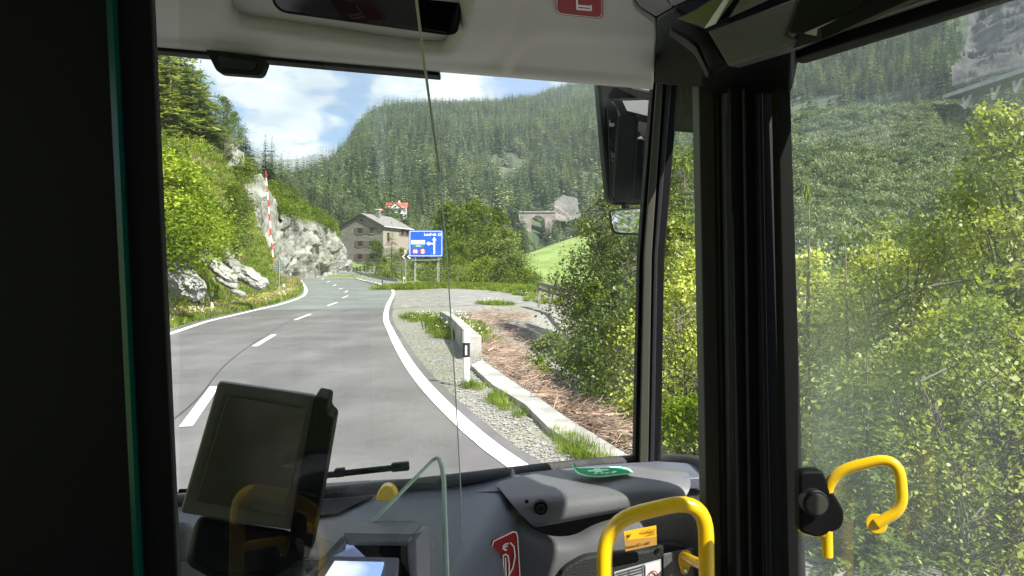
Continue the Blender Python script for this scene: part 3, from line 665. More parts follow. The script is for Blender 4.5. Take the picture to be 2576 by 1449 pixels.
# ---- left slope: big pines and spruces above the bank
def z_at(x, y): return float(gz(x, y))
pineA = (trunk_mesh('pine_trunk', 13, .2, rs), spruce_mesh('pine_crown', 13, 3.3, 34, 11, 26, rs, leaf=.72, bare=.06, droop=.08, up=.12, power=.42))
pineB = (trunk_mesh('pine_trunk_b', 11, .17, rs), spruce_mesh('pine_crown_b', 11, 2.4, 30, 10, 16, rs, leaf=.7, bare=.1, droop=.2, power=.6))
sprA = (trunk_mesh('spruce_trunk', 9, .13, rs), spruce_mesh('spruce_crown', 9, 1.9, 30, 10, 13, rs, leaf=.75, bare=.06, droop=.22, power=.8))
sprB = (trunk_mesh('spruce_trunk_b', 7, .1, rs), spruce_mesh('spruce_crown_b', 7, 1.6, 26, 9, 11, rs, leaf=.8, bare=.03, droop=.3, power=.75))
def plant(pxy, d, kind, h, lab, name='spruce_tree', bark='bark', leaf='spruce', cat='tree', group=None, wide=1.0, zoff=0.0, rz=None, sink=.15):
    """a plant whose top is seen at pxy and that stands d metres ahead; its foot is on the ground there"""
    top = at(pxy[0], pxy[1], d)
    if kind[0] == 'abs': kind = kind[1:]
    tm, cm = kind; zg = z_at(top.x, d); H = top.z-zg+zoff if h is None else h
    base = Vector((top.x, d, (zg if h is None else top.z-H)-sink)); H0 = max(v.co.z for v in cm.vertices) if 'H0' not in cm else cm['H0']; cm['H0'] = H0
    s = max(.2, (H+sink)/H0)
    if not tm.materials: tm.materials.append(M[bark])
    if not cm.materials: cm.materials.append(M[leaf])
    e = empty(name, base, rs.rand()*6.28 if rz is None else rz); tag(e, lab, cat, group); t_ = link('trunk', tm, None, e, True); c_ = link('crown', cm, None, e)
    w = s*wide; e.scale = (w, w, s); return e
def matcopy(kind, m):
    c = kind[1].copy(); c.materials.clear(); c.materials.append(M[m]); return (kind[0], c)
PA, PB, SA, SB = pineA, pineB, sprA, sprB
PAl = matcopy(pineA, 'pine'); PBl = matcopy(pineB, 'pine'); SAl = matcopy(sprA, 'spruce_l'); SBl = matcopy(sprB, 'spruce_l')
plant((395, 60), 58, PAl, 10.2, 'tall light green pine beside the dark driver cab pillar, leftmost on the slope', 'pine_tree', leaf='pine', wide=1.4)
plant((424, 140), 57, PBl, 7.2, 'pale pine between the two tallest pines beside the cab pillar', 'pine_tree', wide=1.6)
plant((485, 165), 59, PAl, 6.6, 'broad light pine whose foot stands at the upper end of the tan slope', 'pine_tree', wide=1.35)
plant((545, 268), 64, SAl, 4.4, 'low light spruce in front of the birches on the slope', wide=1.5)
plant((618, 340), 74, PB, 3.8, 'lowest dark pine of the row, nearest the upper end of the boom', 'pine_tree', wide=1.7)
plant((455, 110), 60, PAl, 8.6, 'tall pine with pale feathery boughs touching the upper left corner of the windscreen', 'pine_tree', wide=1.4)
plant((505, 150), 62, SAl, 6.8, 'slender spruce just left of the black camera box, in front of the sky', wide=1.0)
plant((430, 200), 56, PBl, 5.4, 'lower pine with bare grey twigs standing above the tan cut slope', 'pine_tree', wide=1.4)
plant((540, 232), 66, SA, 6.2, 'dark narrow spruce rising behind the pines above the cut slope', wide=1.1)
plant((575, 262), 68, SAl, 5.6, 'pointed spruce between the birch and the dark pine on the slope', wide=1.3)
plant((600, 300), 72, PB, 5.2, 'dark pine with horizontal boughs reaching out against the clouds', 'pine_tree', leaf='spruce', wide=1.6)
plant((520, 318), 60, SBl, 1.9, 'small light spruce at the top edge of the tan cut slope', wide=1.2)
plant((668, 338), 95, SA, 6.8, 'dark double topped spruce behind the top of the red and white boom', wide=1.15)
plant((685, 343), 96, SA, 6.2, 'dark spruce standing right against its twin behind the red and white boom', wide=1.1)
plant((708, 385), 99, SB, 4.5, 'short dark spruce to the right of the two spruces behind the boom', wide=1.2)
plant((640, 420), 88, SBl, 3.6, 'small spruce on the slope just behind the upper rock outcrop')
# broad-leaved kinds
birch = broad_meshes('birch', 8, 1.9, 46, 5200, .17, rs, low=.25)
bushA = broad_meshes('bush_a', 3, 1.6, 34, 5200, .13, rs, low=.08, stems=4)
bushB = broad_meshes('bush_b', 2.2, 1.5, 28, 3800, .12, rs, low=.05, stems=4, clump=.38)
treeA = broad_meshes('tree_a', 9, 3.2, 70, 9000, .20, rs, low=.12, stems=2)
treeB = broad_meshes('tree_b', 8, 2.7, 60, 8000, .19, rs, low=.10, stems=3, narrow=.75)
treeN = broad_meshes('tree_n', 7, 1.6, 50, 6500, .16, rs, low=.06, stems=1, narrow=.9)
BR, BA, BB = matcopy(birch, 'decid'), matcopy(bushA, 'bright'), matcopy(bushB, 'bright')
BAd, BBd, BAm, BBm = matcopy(bushA, 'decid_d'), matcopy(bushB, 'decid_d'), matcopy(bushA, 'decid'), matcopy(bushB, 'decid')
TA, TB, TN, TAd = matcopy(treeA, 'decid'), matcopy(treeB, 'decid'), matcopy(treeN, 'decid'), matcopy(treeA, 'decid_d')
plant((562, 238), 62, BR, 4.2, 'airy birch with light leaves against the sky above the cut slope', 'birch_tree', bark='barkg', wide=1.1)
plant((590, 275), 65, BR, 4.2, 'thin birch right of the taller birch, sky showing through its leaves', 'birch_tree', wide=1.0)
plant((600, 380), 66, BAm, 3.0, 'round green bush at the upper right end of the tan cut slope', 'bush', cat='bush', wide=1.0)
plant((590, 460), 58, BAm, 2.6, 'green bush on the slope left of the upper rock outcrop', 'bush', cat='bush', wide=1.3)
# bright shrubs on the near bank
sh = [(410,372,31,2.6,BA),(440,398,33,2.4,BA),(468,462,36,1.8,BA),(425,470,31,2.4,BB),(405,520,29,2.2,BB),(460,500,34,2.4,BB),(500,500,38,2.2,BB),(440,560,31,1.6,BBm),(520,545,40,2.0,BBm)]
names = ['topmost yellow green shrub beside the dark cab pillar', 'lime green shrub at the top of the bank, left of the bare tan earth', 'yellow green shrub at the lower left end of the tan earth', 'lush yellow green shrub halfway up the bank beside the cab pillar', 'low yellow green shrub beside the cab pillar above the rocks', 'rounded light shrub in the middle of the green bank', 'light green shrub left of the dark bushes on the bank', 'low leafy shrub directly above the upper left rocks', 'low green shrub between the dark bushes and the long slanting rock']
for (a, b, d, h, kd), nm in zip(sh, names): plant((a, b), d, kd, h, nm, 'shrub', cat='shrub', wide=1.35)
dk = [(530,485,46,2.6,BAd,'dark green bush in the middle of the bank, left of the big rock face'),(552,505,46,3.2,BAd,'tall dark bush whose foot reaches the left edge of the big rock face'),(572,535,50,2.6,BAd,'dark bush overlapping the left edge of the pale rock face'),(575,575,45,2.0,SB,'little dark spruce standing at the foot of the dark bushes'),(520,590,40,1.6,BBm,'low bush above the middle slanting rock slab')]
for a, b, d, h, kd, nm in dk: plant((a, b), d, kd, h, nm, 'bush' if kd is not SB else 'spruce_tree', cat='bush' if kd is not SB else 'tree', wide=1.0)
up = [(660,455,86,4.2,BA),(690,450,92,4.6,BAm),(715,455,98,4.8,BAm),(740,492,104,4.0,BA),(770,505,110,3.8,BAm),(800,520,116,3.6,BA),(828,538,124,4.2,TN),(845,560,128,4.0,TN),(720,500,97,3.0,BA)]
nm2 = ['right beside the upper end of the boom', 'between the boom and the taller bushes', 'tallest of the clump below the dark twin spruces', 'above the ledge of bare brown earth', 'on the crest above the middle of the wide rock face', 'on the crest toward the right end of the wide rock face', 'slim pale tree above the right end of the wide rock face', 'slim pale tree closest to the grey house', 'in front of the clump at the left end of the wide rock face']
for (a, b, d, h, kd), nm in zip(up, nm2): plant((a, b), d, kd, h, ('green bush ' if kd is not TN else '')+nm, 'bush' if kd is not TN else 'slim_tree', cat='bush' if kd is not TN else 'tree', wide=1.3)
plant((655, 590), 76, BBm, 1.6, 'small green bush growing in the cleft of the rock face beside the boom', 'bush', cat='bush', wide=.9)
plant((705, 598), 92, SBl, 1.9, 'tiny spruce growing from the cleft right of the boom', wide=.9)
plant((660, 545), 80, BBm, 1.2, 'tuft of green bush high in the cleft beside the boom', 'bush', cat='bush', wide=.9)
# random low cover on the left bank, counted as ground cover
def cover(name, n, yr, ur_, kinds, smin, smax, label, cond=None):
    y = rs.uniform(yr[0], yr[1], n); u = rs.uniform(ur_[0], ur_[1], n); x = xL(y)-u; z = gz(x, y)
    P = np.stack([x, y, z-.05], 1)
    if cond is not None: P = P[cond(P, u)]
    return scatter(name, P, kinds, smin, smax, label, 'undergrowth')
def small_kind(n, w, h, leaf, m, rs):
    P = rs.normal(size=(n, 3))*np.array([w, w, h*.4])+np.array([0, 0, h*.5]); P[:, 2] = np.abs(P[:, 2])
    V, Fq = kites(P, unit(rs.normal(size=(n, 3))+np.array([0, 0, .3])), unit(rs.normal(size=(n, 3))), leaf*(.6+.8*rs.rand(n)), leaf*.7*(.6+.8*rs.rand(n))); me = quads('cover_mesh', V, Fq); me.materials.append(M[m]); return me
ck = [small_kind(260, .45, .8, .17, 'bright', rs), small_kind(260, .4, .7, .16, 'decid', rs), small_kind(220, .5, .5, .15, 'bright', rs)]
ck2 = [small_kind(260, .5, .9, .2, 'decid', rs), small_kind(220, .45, .7, .18, 'decid_d', rs), small_kind(200, .4, .6, .18, 'bright', rs)]
earthcut = lambda P, u: ~((np.abs(P[:, 0]+.4*P[:, 1]-.6) < 3.3) & (P[:, 1] > 48) & (P[:, 1] < 72) & (rs.rand(len(P)) < .95))
cover('bank_undergrowth', 2600, (26, 64), (5.0, 22), ck, .6, 1.3, 'bright leafy undergrowth covering the left bank', lambda P, u: earthcut(P, u) & ((u > 6.5) | (rs.rand(len(P)) < .3)) & ~((P[:, 1] > 40) & (u < 5.2+(P[:, 1]-40)*.03)))
cover('upper_undergrowth', 1800, (62, 150), (8, 34), ck2, .8, 1.9, 'green bushes and undergrowth on the upper slope behind the rock faces', earthcut)
# grass along the roadside, banks and verge
def blade_kind(n, spread, h, m, rs, w=.012):
    P = np.concatenate([rs.normal(size=(n, 2))*spread, np.zeros((n, 1))], 1); D = unit(np.concatenate([rs.normal(size=(n, 2))*.35, np.ones((n, 1))], 1)); U = unit(np.concatenate([rs.normal(size=(n, 2)), np.zeros((n, 1))], 1))
    V, Fq = kites(P, D, U, h*(.5+.8*rs.rand(n)), w*np.ones(n)); me = quads('blade_mesh', V, Fq); me.materials.append(M[m]); return me
gk = [blade_kind(90, .14, .26, 'grass', rs, .022), blade_kind(90, .16, .22, 'grass', rs, .022), blade_kind(60, .13, .34, 'drygrass', rs, .018)]
fk = blade_kind(40, .12, .3, 'grass', rs, .02)
def flowerkind(m):
    mb = MB()
    for k in range(9):
        a, b = rs.normal(size=2)*.16; h = .18+.2*rs.rand(); mb.box((a, b, h), (.03, .03, .015))
    me = mb.mesh('flower_mesh'); me.materials.append(M[m]); return me
y = rs.uniform(23, 78, 15000); u = .8+rs.rand(15000)**1.1*9; x = xL(y)-u
P = np.stack([x, y, gz(x, y)-.02], 1); scatter('bank_grass', P, gk[:2]*9+[gk[2]]*3+[flowerkind('whiteflower'), flowerkind('yellowflower')], .8, 1.6, 'green grass with small white and yellow flowers on the left bank', 'grass')
y = rs.uniform(76, 145, 2500); u = .8+rs.rand(2500)*3.5; x = xL(y)-u
P = np.stack([x, y, gz(x, y)-.02], 1); scatter('roadside_grass', P, gk, 1.2, 2.2, 'grass strip at the foot of the wide rock face', 'grass')
# verge: between gravel and wall (near), behind lay-by (far)
def along(pl, n, sp):
    Q = resample([hit(*p) for p in pl], 200); t = rs.randint(0, 200, n); A = np.array([tuple(Q[i]) for i in t]); A[:, :2] += rs.normal(size=(n, 2))*sp; A[:, 2] = gz(A[:, 0], A[:, 1])-.01; return A
vg = np.concatenate([along([(1420,1105),(1460,1140),(1500,1165),(1560,1200)], 66, .07), along([(1235,1000),(1270,1030),(1320,1050)], 26, .07), along([(1180,965),(1205,985)], 16, .08)])
scatter('verge_grass', vg, [blade_kind(70, .07, .17, 'grass', rs, .007), blade_kind(60, .06, .13, 'grass', rs, .007)], .6, 1.25, 'tufts of green grass between the gravel and the concrete wall', 'grass')
vg2 = np.concatenate([along([(1045,800),(1100,805),(1150,822),(1160,850)], 260, .45), along([(1220,765),(1270,768)], 50, .3), along([(1300,742),(1350,745),(1385,765)], 220, .5)])
scatter('verge_herbs', vg2, gk[:2]*3+[flowerkind('whiteflower')], .7, 1.4, 'patch of white flowering herbs and grass at the end of the concrete wall', 'grass')
vg3 = along([(1000,728),(1100,722),(1200,724),(1300,730),(1350,738)], 1300, .9)
scatter('layby_grass', vg3, gk[:2], 1.3, 2.4, 'strip of grass behind the gravel lay-by under the signs', 'grass')
# trees beyond the lay-by and in front of the house
beyond = [
 ((945,600),120,TB,'yellow green tree hiding the lower right of the grey house'),((985,556),124,SAl,'narrow light spruce standing in front of the pink side wall of the house'),
 ((968,640),112,TN,'bushy green tree just right of the guardrail fence'),((1010,620),100,TAd,'dark green tree behind the white and black chevron sign'),((1040,655),96,TB,'green bush tree under the left edge of the blue road sign'),
 ((1135,500),108,TB,'yellow green tree rising right of the blue road sign'),((1100,560),112,TAd,'dark leafy tree behind the blue road sign'),((1195,498),96,TA,'wide open branched tree with a visible forked trunk right of the road sign'),
 ((1240,515),104,TA,'sparse grey green tree behind the fork trunked tree'),((1160,600),90,TB,'green tree left of the forked trunk behind the lay-by'),((1270,565),92,TAd,'dull green tree at the right end of the row behind the lay-by'),
 ((1225,640),84,BAm,'low light bush right of the forked trunk'),((1280,640),82,BAd,'dark low bush left of the green meadow'),((1140,665),84,BAd,'low dark bush right of the sign posts'),((1315,670),80,BBm,'low pale bush in front of the meadow edge'),
 ((1075,655),88,TAd,'shaded bush tree between the two posts of the road sign')]
for (a, b), *r in [(x[0], x[1], x[2], x[3]) for x in beyond]:
    d, kd, nm = r; low = kd in (BAm, BAd, BBm); plant((a, b), d, kd, None, nm, 'bush' if low else ('spruce_tree' if kd is SAl else 'leafy_tree'), cat='bush' if low else 'tree', wide=1.0 if not low else 1.3, bark='barkg')
mc = [(1345,652,168),(1360,672,160),(1382,668,165),(1402,655,170),(1420,668,172),(1440,690,160),(1400,690,150),(1330,690,150),(1370,700,145)]
for i, (a, b, d) in enumerate(mc):
    lab = 'small dark spruce standing alone on the lower edge of the bright meadow' if i == 0 else 'dark little conifer in the clump below the bright meadow'
    plant((a, b), d, SB, 5.5 if i else 4.5, lab, group=None if i == 0 else 'conifers below the bright meadow', wide=1.1)
for (a, b, d, h) in [(1290,590,215,9),(1315,572,300,12),(1352,575,420,14),(1402,560,420,13),(1425,545,400,14),(1448,540,400,14),(1280,560,260,11),(1330,600,290,10),(1385,590,300,11),(1410,600,280,9),(1300,615,205,6),(1270,610,200,7)]:
    plant((a, b), d, SA, h, 'spruce standing among the trees by the stone arch bridge above the bright meadow', group='spruces around the stone arch bridge', wide=1.25)
for i, (a, b, d) in enumerate([(1316,556,352),(1328,572,348),(1381,556,352),(1394,550,352),(1306,548,356),(1310,585,330),(1326,598,325),(1345,590,322),(1365,596,326),(1388,585,330),(1405,575,335),(1422,570,340),(1338,612,310),(1372,608,312),(1398,600,315),(1300,605,300),(1420,595,310)]):
    plant((a, b), d, SB, 9, 'spruce standing among the trees by the stone arch bridge above the bright meadow', group='spruces around the stone arch bridge', wide=1.3)
# ---- right side: big near shrubs and saplings
def near_tree(pxy, d, H, R, ncl, nlf, leaf, m, lab, name='leafy_tree', zg=None, stems=3, narrow=0.0, low=.08, clump=.3, cat='tree', seed=1, group=None):
    r_ = np.random.RandomState(seed); tm, cm = broad_meshes('near', H, R, ncl, nlf, leaf, r_, low=low, stems=stems, narrow=narrow, clump=clump, nbr=ncl)
    top = at(pxy[0], pxy[1], d); e = make_tree(name, tm, cm, M['barkg'], M[m], (top.x, d, top.z-H), lab, cat, group); return e
near_tree((1565, 440), 27, 8.5, 2.5, 170, 30000, .11, 'shade_l', 'tall leafy tree left of the exterior mirror, its top against the wooded mountain', seed=3, clump=.22)
near_tree((1530, 560), 30, 7.0, 1.5, 100, 16000, .11, 'shade_l', 'leafy tree whose left edge overlaps the bright meadow', seed=4, clump=.22)
near_tree((1500, 715), 22, 4.5, 1.1, 80, 13000, .085, 'decid', 'shaggy green bush behind the slash pile with sunlit leaves', 'bush', seed=5, cat='bush', clump=.25)
near_tree((1560, 730), 17, 3.6, 1.3, 100, 18000, .075, 'shade_l', 'large bush beside the windscreen pillar above the slash pile', 'bush', seed=6, cat='bush', clump=.22)
near_tree((1600, 600), 20, 6.0, 1.7, 100, 19000, .08, 'shade_l', 'leafy tree directly behind the windscreen pillar', seed=7, clump=.24)
near_tree((1390, 840), 19, 1.9, .9, 34, 3600, .08, 'decid_d', 'dark low bush at the top right of the slash pile', 'bush', seed=8, cat='bush', clump=.3)
near_tree((1600, 1010), 11.5, 1.3, .7, 30, 3000, .06, 'decid', 'light green low shrub at the foot of the windscreen pillar', 'shrub', seed=9, cat='shrub', clump=.3)
near_tree((1355, 895), 16.5, .75, .28, 14, 700, .06, 'bright', 'small bright green seedling standing in the middle of the slash pile', 'sapling', seed=10, cat='sapling', stems=1)
near_tree((1450, 1075), 10.2, .42, .11, 6, 60, .055, 'bright', 'little broad leaved weed in the grass tuft at the wall edge', 'weed', seed=12, cat='weed', stems=1, clump=.2)
near_tree((1720, 360), 24, 9.5, 2.3, 90, 12000, .12, 'spruce_l', 'tall pale tree filling the upper quarter window', seed=13, narrow=.7, clump=.25)
near_tree((1700, 560), 13, 5.6, 1.6, 120, 22000, .065, 'maple', 'leafy shrub tree with sunlit leaves in the quarter window', seed=14, clump=.22)
near_tree((1765, 640), 11, 4.6, 1.5, 110, 20000, .06, 'maple', 'leafy shrub behind the door pillar edge in the quarter window', seed=15, clump=.22)
near_tree((1740, 1010), 9, 1.6, .9, 50, 6000, .055, 'bright', 'low yellow green undergrowth at the bottom of the quarter window', 'shrub', seed=16, cat='shrub', clump=.35)
# seen through the door window
near_tree((2055, 640), 9.5, 5.0, 1.35, 110, 20000, .052, 'maple', 'light green bush at the left edge of the door window', 'bush', seed=21, cat='bush', clump=.25)
near_tree((2210, 620), 8.5, 4.6, 1.3, 110, 20000, .046, 'maple', 'leafy bush in the middle of the door window below the slope', 'bush', seed=22, cat='bush', clump=.24)
near_tree((2330, 560), 7.6, 4.6, 1.4, 130, 22000, .046, 'maple', 'maple with stepped sunlit top left of the tallest maple in the door window', 'maple_tree', seed=23, narrow=.55, clump=.22)
near_tree((2535, 285), 6.6, 5.0, 1.5, 150, 27000, .044, 'maple', 'tallest maple at the right edge of the door window, its thin leader above the slope', 'maple_tree', seed=24, narrow=.92, stems=1, clump=.2)
near_tree((2450, 760), 5.6, 3.3, 1.3, 120, 20000, .038, 'maple', 'maple bush with pale twigs at the lower right of the door window', 'bush', seed=25, cat='bush', clump=.24)
near_tree((2200, 900), 6.4, 3.2, 1.2, 100, 11000, .05, 'shade_l', 'shaded bush behind the reflected yellow rail in the door window', 'bush', seed=26, cat='bush', clump=.26)
near_tree((2950, 420), 7.5, 5.2, 1.7, 100, 15000, .06, 'maple', 'maple growing beyond the rear edge of the door', 'maple_tree', seed=28, narrow=.6, clump=.24)
near_tree((3300, 500), 7.0, 4.8, 1.7, 90, 14000, .06, 'maple', 'bush beyond the rear edge of the door, close to the bus side', 'bush', seed=29, cat='bush', clump=.26)
near_tree((3700, 300), 8.0, 5.6, 1.9, 90, 14000, .07, 'shade_l', 'leafy tree farthest back along the bus side', seed=30, clump=.26)
near_tree((2640, 560), 6.0, 4.4, 1.5, 80, 9000, .06, 'maple', 'maple bush cut off by the right edge of the photograph', 'bush', seed=27, cat='bush', clump=.26)
def near_spruce(pxy, d, H, R, m, lab, seed, leaf=.55, lev=34):
    r_ = np.random.RandomState(seed); cm = spruce_mesh('near_spruce_crown', H, R, lev, 10, 46, r_, leaf=leaf*.62, bare=.02, droop=.1, up=.15, power=.75); tm = trunk_mesh('near_spruce_trunk', H, .04*H/3, r_)
    top = at(pxy[0], pxy[1], d); return make_tree('spruce_tree', tm, cm, M['bark'], M[m], (top.x, d, top.z-H), lab)
near_spruce((2030, 480), 9.0, 5.2, 1.15, 'spruce_l', 'young spruce with thin yellow leader at the left edge of the door window', 31)
near_spruce((2120, 590), 8.2, 4.4, 1.1, 'spruce_l', 'young light spruce just right of the one with the yellow leader', 32)
near_spruce((2180, 860), 5.4, 2.7, .85, 'spruce_l', 'small spruce with drooping boughs behind the reflected yellow rail in the door window', 33)
near_spruce((1730, 420), 17, 7.0, 1.7, 'spruce_l', 'light spruce in the upper part of the quarter window', 34)

# the roadside behind the viewer, seen only in the exterior mirrors
for i, (a_, b_) in enumerate([(9, -6), (12, -12), (8.5, -14), (14, -20), (11, -26), (18, -30), (16, -8)]):
    plant((1288, 688), 1, TA if i % 2 else TB, 5.0, 'roadside tree behind the bus showing in the exterior mirrors', 'leafy_tree', group='roadside trees behind the bus').location = (a_, b_, z_at(a_, b_)-.3)
# ================================================================ rocks, signs, buildings
def cliff(name, base, top, nu, nv, m, label, amp=.9, cell=1.4, bulge=.6, depth=2.5, s=4, aniso=(1, 1, 1)):
    """craggy face between a foot line and a crest line of world points, closed behind"""
    B = np.array([tuple(p) for p in resample(base, nu)]); T = np.array([tuple(p) for p in resample(top, nu)])
    t = np.linspace(0, 1, nv)[None, :, None]; P = B[:, None]*(1-t)+T[:, None]*t
    side = T-B; along_ = np.gradient(B, axis=0); nrm = unit(np.cross(along_, np.where(np.abs(side).sum(1, keepdims=True) < .01, [[0, 0, 1]], side)))
    nrm[(nrm @ np.array([.8, -.6, .1])) < 0] *= -1
    ed = np.sin(np.pi*np.clip(np.linspace(0, 1, nu), 0, 1))[:, None]**.35; P = P+nrm[:, None]*(bulge*np.sin(np.pi*t*.8))*ed[..., None]
    Q = P.reshape(-1, 3)*np.array(aniso); ROT = np.array([[.8, .0, .6], [0, 1, 0], [-.6, 0, .8]]); Qs = (Q @ ROT)*np.array([.55, .8, 1.5])
    h = facets(Qs, cell*2.0, s)*1.0+facets(Qs+7, cell*.7, s+1)*.30+facets(Qs+3, cell*.28, s+2)*.13+fbm(Q[:, 0]*.3/cell, Q[:, 1]*.3/cell, Q[:, 2]*.3/cell, o=4, s=s)*1.2
    P = (P.reshape(-1, 3)+np.repeat(nrm, nv, 0)*(h*amp)[:, None]).reshape(nu, nv, 3)
    back = P[:, -1:]-nrm[:, None]*depth; foot = P[:, :1].copy(); foot[..., 2] -= 1.2; P = np.concatenate([foot, P, back+np.array([0, 0, -.3]), back+np.array([0, 0, -4])], 1)
    return tag(gridmesh(name, P[..., 0], P[..., 1], P[..., 2], m, smooth=False), label, 'rock')
def onbank(px, py, y): return at(px, py, y)
cliff('rock_cliff', [at(585,605,63),at(605,645,66),at(640,672,69),at(680,700,73),at(712,702,78)], [at(600,500,67),at(625,452,73),at(650,437,76),at(672,480,80),at(688,560,84),at(700,640,86)][:6], 70, 60, M['rock'], 'tall pale craggy rock face behind the raised red and white boom', amp=.62, cell=1.5, s=4)
cliff('rock_cliff', [at(690,696,88),at(740,690,98),at(800,687,112),at(850,685,128),at(884,684,141)], [at(698,536,92),at(735,545,101),at(790,560,113),at(835,585,127),at(862,622,138),at(882,676,144)], 150, 60, M['rock'], 'wide pale rock face sloping down to the road bend in front of the house', amp=.55, cell=1.7, bulge=1.0, s=8, aniso=(1, .6, 1.2))
cliff('rock_outcrop', [at(560,395,64),at(600,400,66)], [at(545,352,66),at(590,355,68)], 24, 20, M['rock2'], 'small grey outcrop at the top of the bare tan slope', amp=.7, cell=1.0, bulge=.5, depth=1.5, s=14)
def boulder(name, px, py, d, L_, Wd, H_, tilt, rz, lab, s, m='rock2'):
    bm = bmesh.new(); bmesh.ops.create_icosphere(bm, subdivisions=4, radius=1); V = np.array([tuple(v.co) for v in bm.verts]); V = np.sign(V)*np.abs(V)**.7
    V = V*np.array([L_, Wd, H_])/2*1.15; Vr = V*np.array([.6, 1, 1.6]); n = unit(V/np.array([L_, Wd, H_])); V = V+n*((facets(Vr, .8, s)*.34+facets(Vr, .3, s+1)*.13+fbm(V[:, 0]*2, V[:, 1]*2, V[:, 2]*2, o=3, s=s)*.15)*min(H_, 1.0))[:, None]
    for v, c in zip(bm.verts, V): v.co = c
    me = bpy.data.meshes.new(name); bm.to_mesh(me); bm.free(); o = link(name, me, M[m]); o.location = at(px, py-14, d)-Vector((0, 0, .05)); o.scale = (.8, .8, .8); o.rotation_euler = (0, tilt, rz); return tag(o, lab, 'rock')
R_ = math.radians
boulder('boulder', 455, 715, 31.0, 2.3, 1.3, .9, R_(38), R_(-12), 'grey slab lowest on the left, right beside the dark cab pillar', 1)
boulder('boulder', 535, 672, 37.5, 3.4, 1.0, .6, R_(38), R_(-8), 'long grey slab slanting down the middle of the bank', 2)
boulder('boulder', 615, 702, 41.0, 3.0, 1.3, .75, R_(30), R_(-8), 'large pale slab ending nearest the road, right of the long slanting slab', 3)
boulder('boulder', 440, 640, 33.0, 1.3, .9, .7, R_(20), R_(10), 'rounded grey rock at the upper left among the bushes', 4)
boulder('boulder', 452, 662, 32.5, .8, .6, .7, R_(60), R_(10), 'small upright grey rock under the rounded one', 5)
boulder('boulder', 560, 640, 42.5, 1.6, .5, .4, R_(42), R_(-5), 'thin slanting rock high in the grass', 6)
boulder('boulder', 570, 720, 39.0, 1.4, .7, .4, R_(28), R_(-5), 'flat grey rock between the two big slabs', 7)
boulder('boulder', 500, 745, 33.0, .7, .5, .3, R_(20), 0, 'small low rock behind the nearest left post', 8)
boulder('boulder', 600, 748, 38.5, .9, .5, .3, R_(20), 0, 'small rock in the grass below the large pale slab', 9)
cliff('rock_outcrop', [at(1232,450,620),at(1300,462,640)], [at(1240,395,640),at(1300,400,660)], 40, 30, M['rockfar'], 'bare beige rock patch halfway up the wooded mountain', amp=5, cell=12, bulge=3, depth=10, s=21)
cliff('rock_outcrop', [at(1382,552,366),at(1415,552,368),at(1460,548,372)], [at(1392,512,376),at(1415,492,380),at(1455,496,384)], 40, 30, M['rockfar'], 'tan rock knob right of the stone arch bridge', amp=2.6, cell=6, bulge=2, depth=12, s=22)
cliff('rock_outcrop', [at(970,352,700),at(1000,352,700)], [at(975,330,705),at(1000,325,705)], 24, 16, M['rockfar'], 'tiny bare rock patch near the left part of the mountain crest', amp=3, cell=8, bulge=2, depth=8, s=23)
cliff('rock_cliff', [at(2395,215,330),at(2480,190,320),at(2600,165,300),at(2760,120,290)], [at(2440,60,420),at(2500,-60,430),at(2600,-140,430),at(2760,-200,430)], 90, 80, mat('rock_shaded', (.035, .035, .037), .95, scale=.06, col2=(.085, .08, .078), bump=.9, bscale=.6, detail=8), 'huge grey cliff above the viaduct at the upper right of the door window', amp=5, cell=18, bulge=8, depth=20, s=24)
cliff('rock_cliff', [at(1990,640,140),at(2060,620,150),at(2150,590,160)], [at(2000,310,235),at(2060,300,236),at(2110,330,230)], 60, 80, mat('scree', (.13, .14, .13), .95, scale=.12, col2=(.21, .22, .20), bump=.8, bscale=1), 'pale grey scree running down the slope left of the scrub in the door window', amp=1.0, cell=7, bulge=.5, depth=.6, s=25)
# ---- delineator posts
def delineator(loc, h, w, label, block=False):
    e = empty('roadside_post', loc); tag(e, label, 'road post', 'black and white roadside posts')
    N_ = 14
    def ring(z0, z1, r, nm, m, slant=0):
        mb = MB(); P = [Vector((math.cos(a)*r, math.sin(a)*r*.8, z0)) for a in [k*6.283/N_ for k in range(N_)]]; Q_ = [Vector((p.x, p.y, z1-slant*(p.y/r+1)*.5)) for p in P]
        mb.add(P+Q_, [tuple(range(N_))[::-1], tuple(range(N_, 2*N_))]+[(i, (i+1) % N_, N_+(i+1) % N_, N_+i) for i in range(N_)]); return mb.build(nm, m, e, .004, smooth=True)
    ring(0, h*.52, w/2, 'post_body', M['postw']); ring(h*.52+.001, h*.78, w/2*1.0, 'black_band', M['postb']); ring(h*.78+.001, h, w/2*1.06, 'post_cap', M['postw'], slant=.02)
    MB().box((.0, -w*.4-.004, h*.65), (w*.28, .006, h*.17)).build('reflector', M['refl'], e)
    if block: MB().box((.02, 0, -.05), (.24, .22, .14)).build('footing', M['concrete'], e, .01)
    return e
M['postw'] = mat('post_white', (.62, .62, .60), .45, var=.05, scale=6); M['postb'] = mat('post_black', (.012, .012, .013), .5); M['refl'] = mat('reflector', (.6, .6, .62), .2)
p = hit(1173, 972); delineator(p, 1.04, .135, 'tall white post with a black band beside the concrete wall block, nearest the bus', True)
p = hit(533, 790); p.z = z_at(p.x, p.y)+.06; delineator(p, 1.05, .16, 'white post with a black band in the grass below the left rocks')
p = hit(713, 748); p.z = z_at(p.x, p.y); delineator(p, 1.0, .16, 'white and black post on the grass just right of the triangular sign')
p = hit(730.5, 711); delineator(p, 1.15, .18, 'small white and black post behind the one at the triangular sign')
p = hit(1015.5, 724); p.z = G(p.y); delineator(p, 1.12, .2, 'white and black post between the guardrail end and the blue sign')
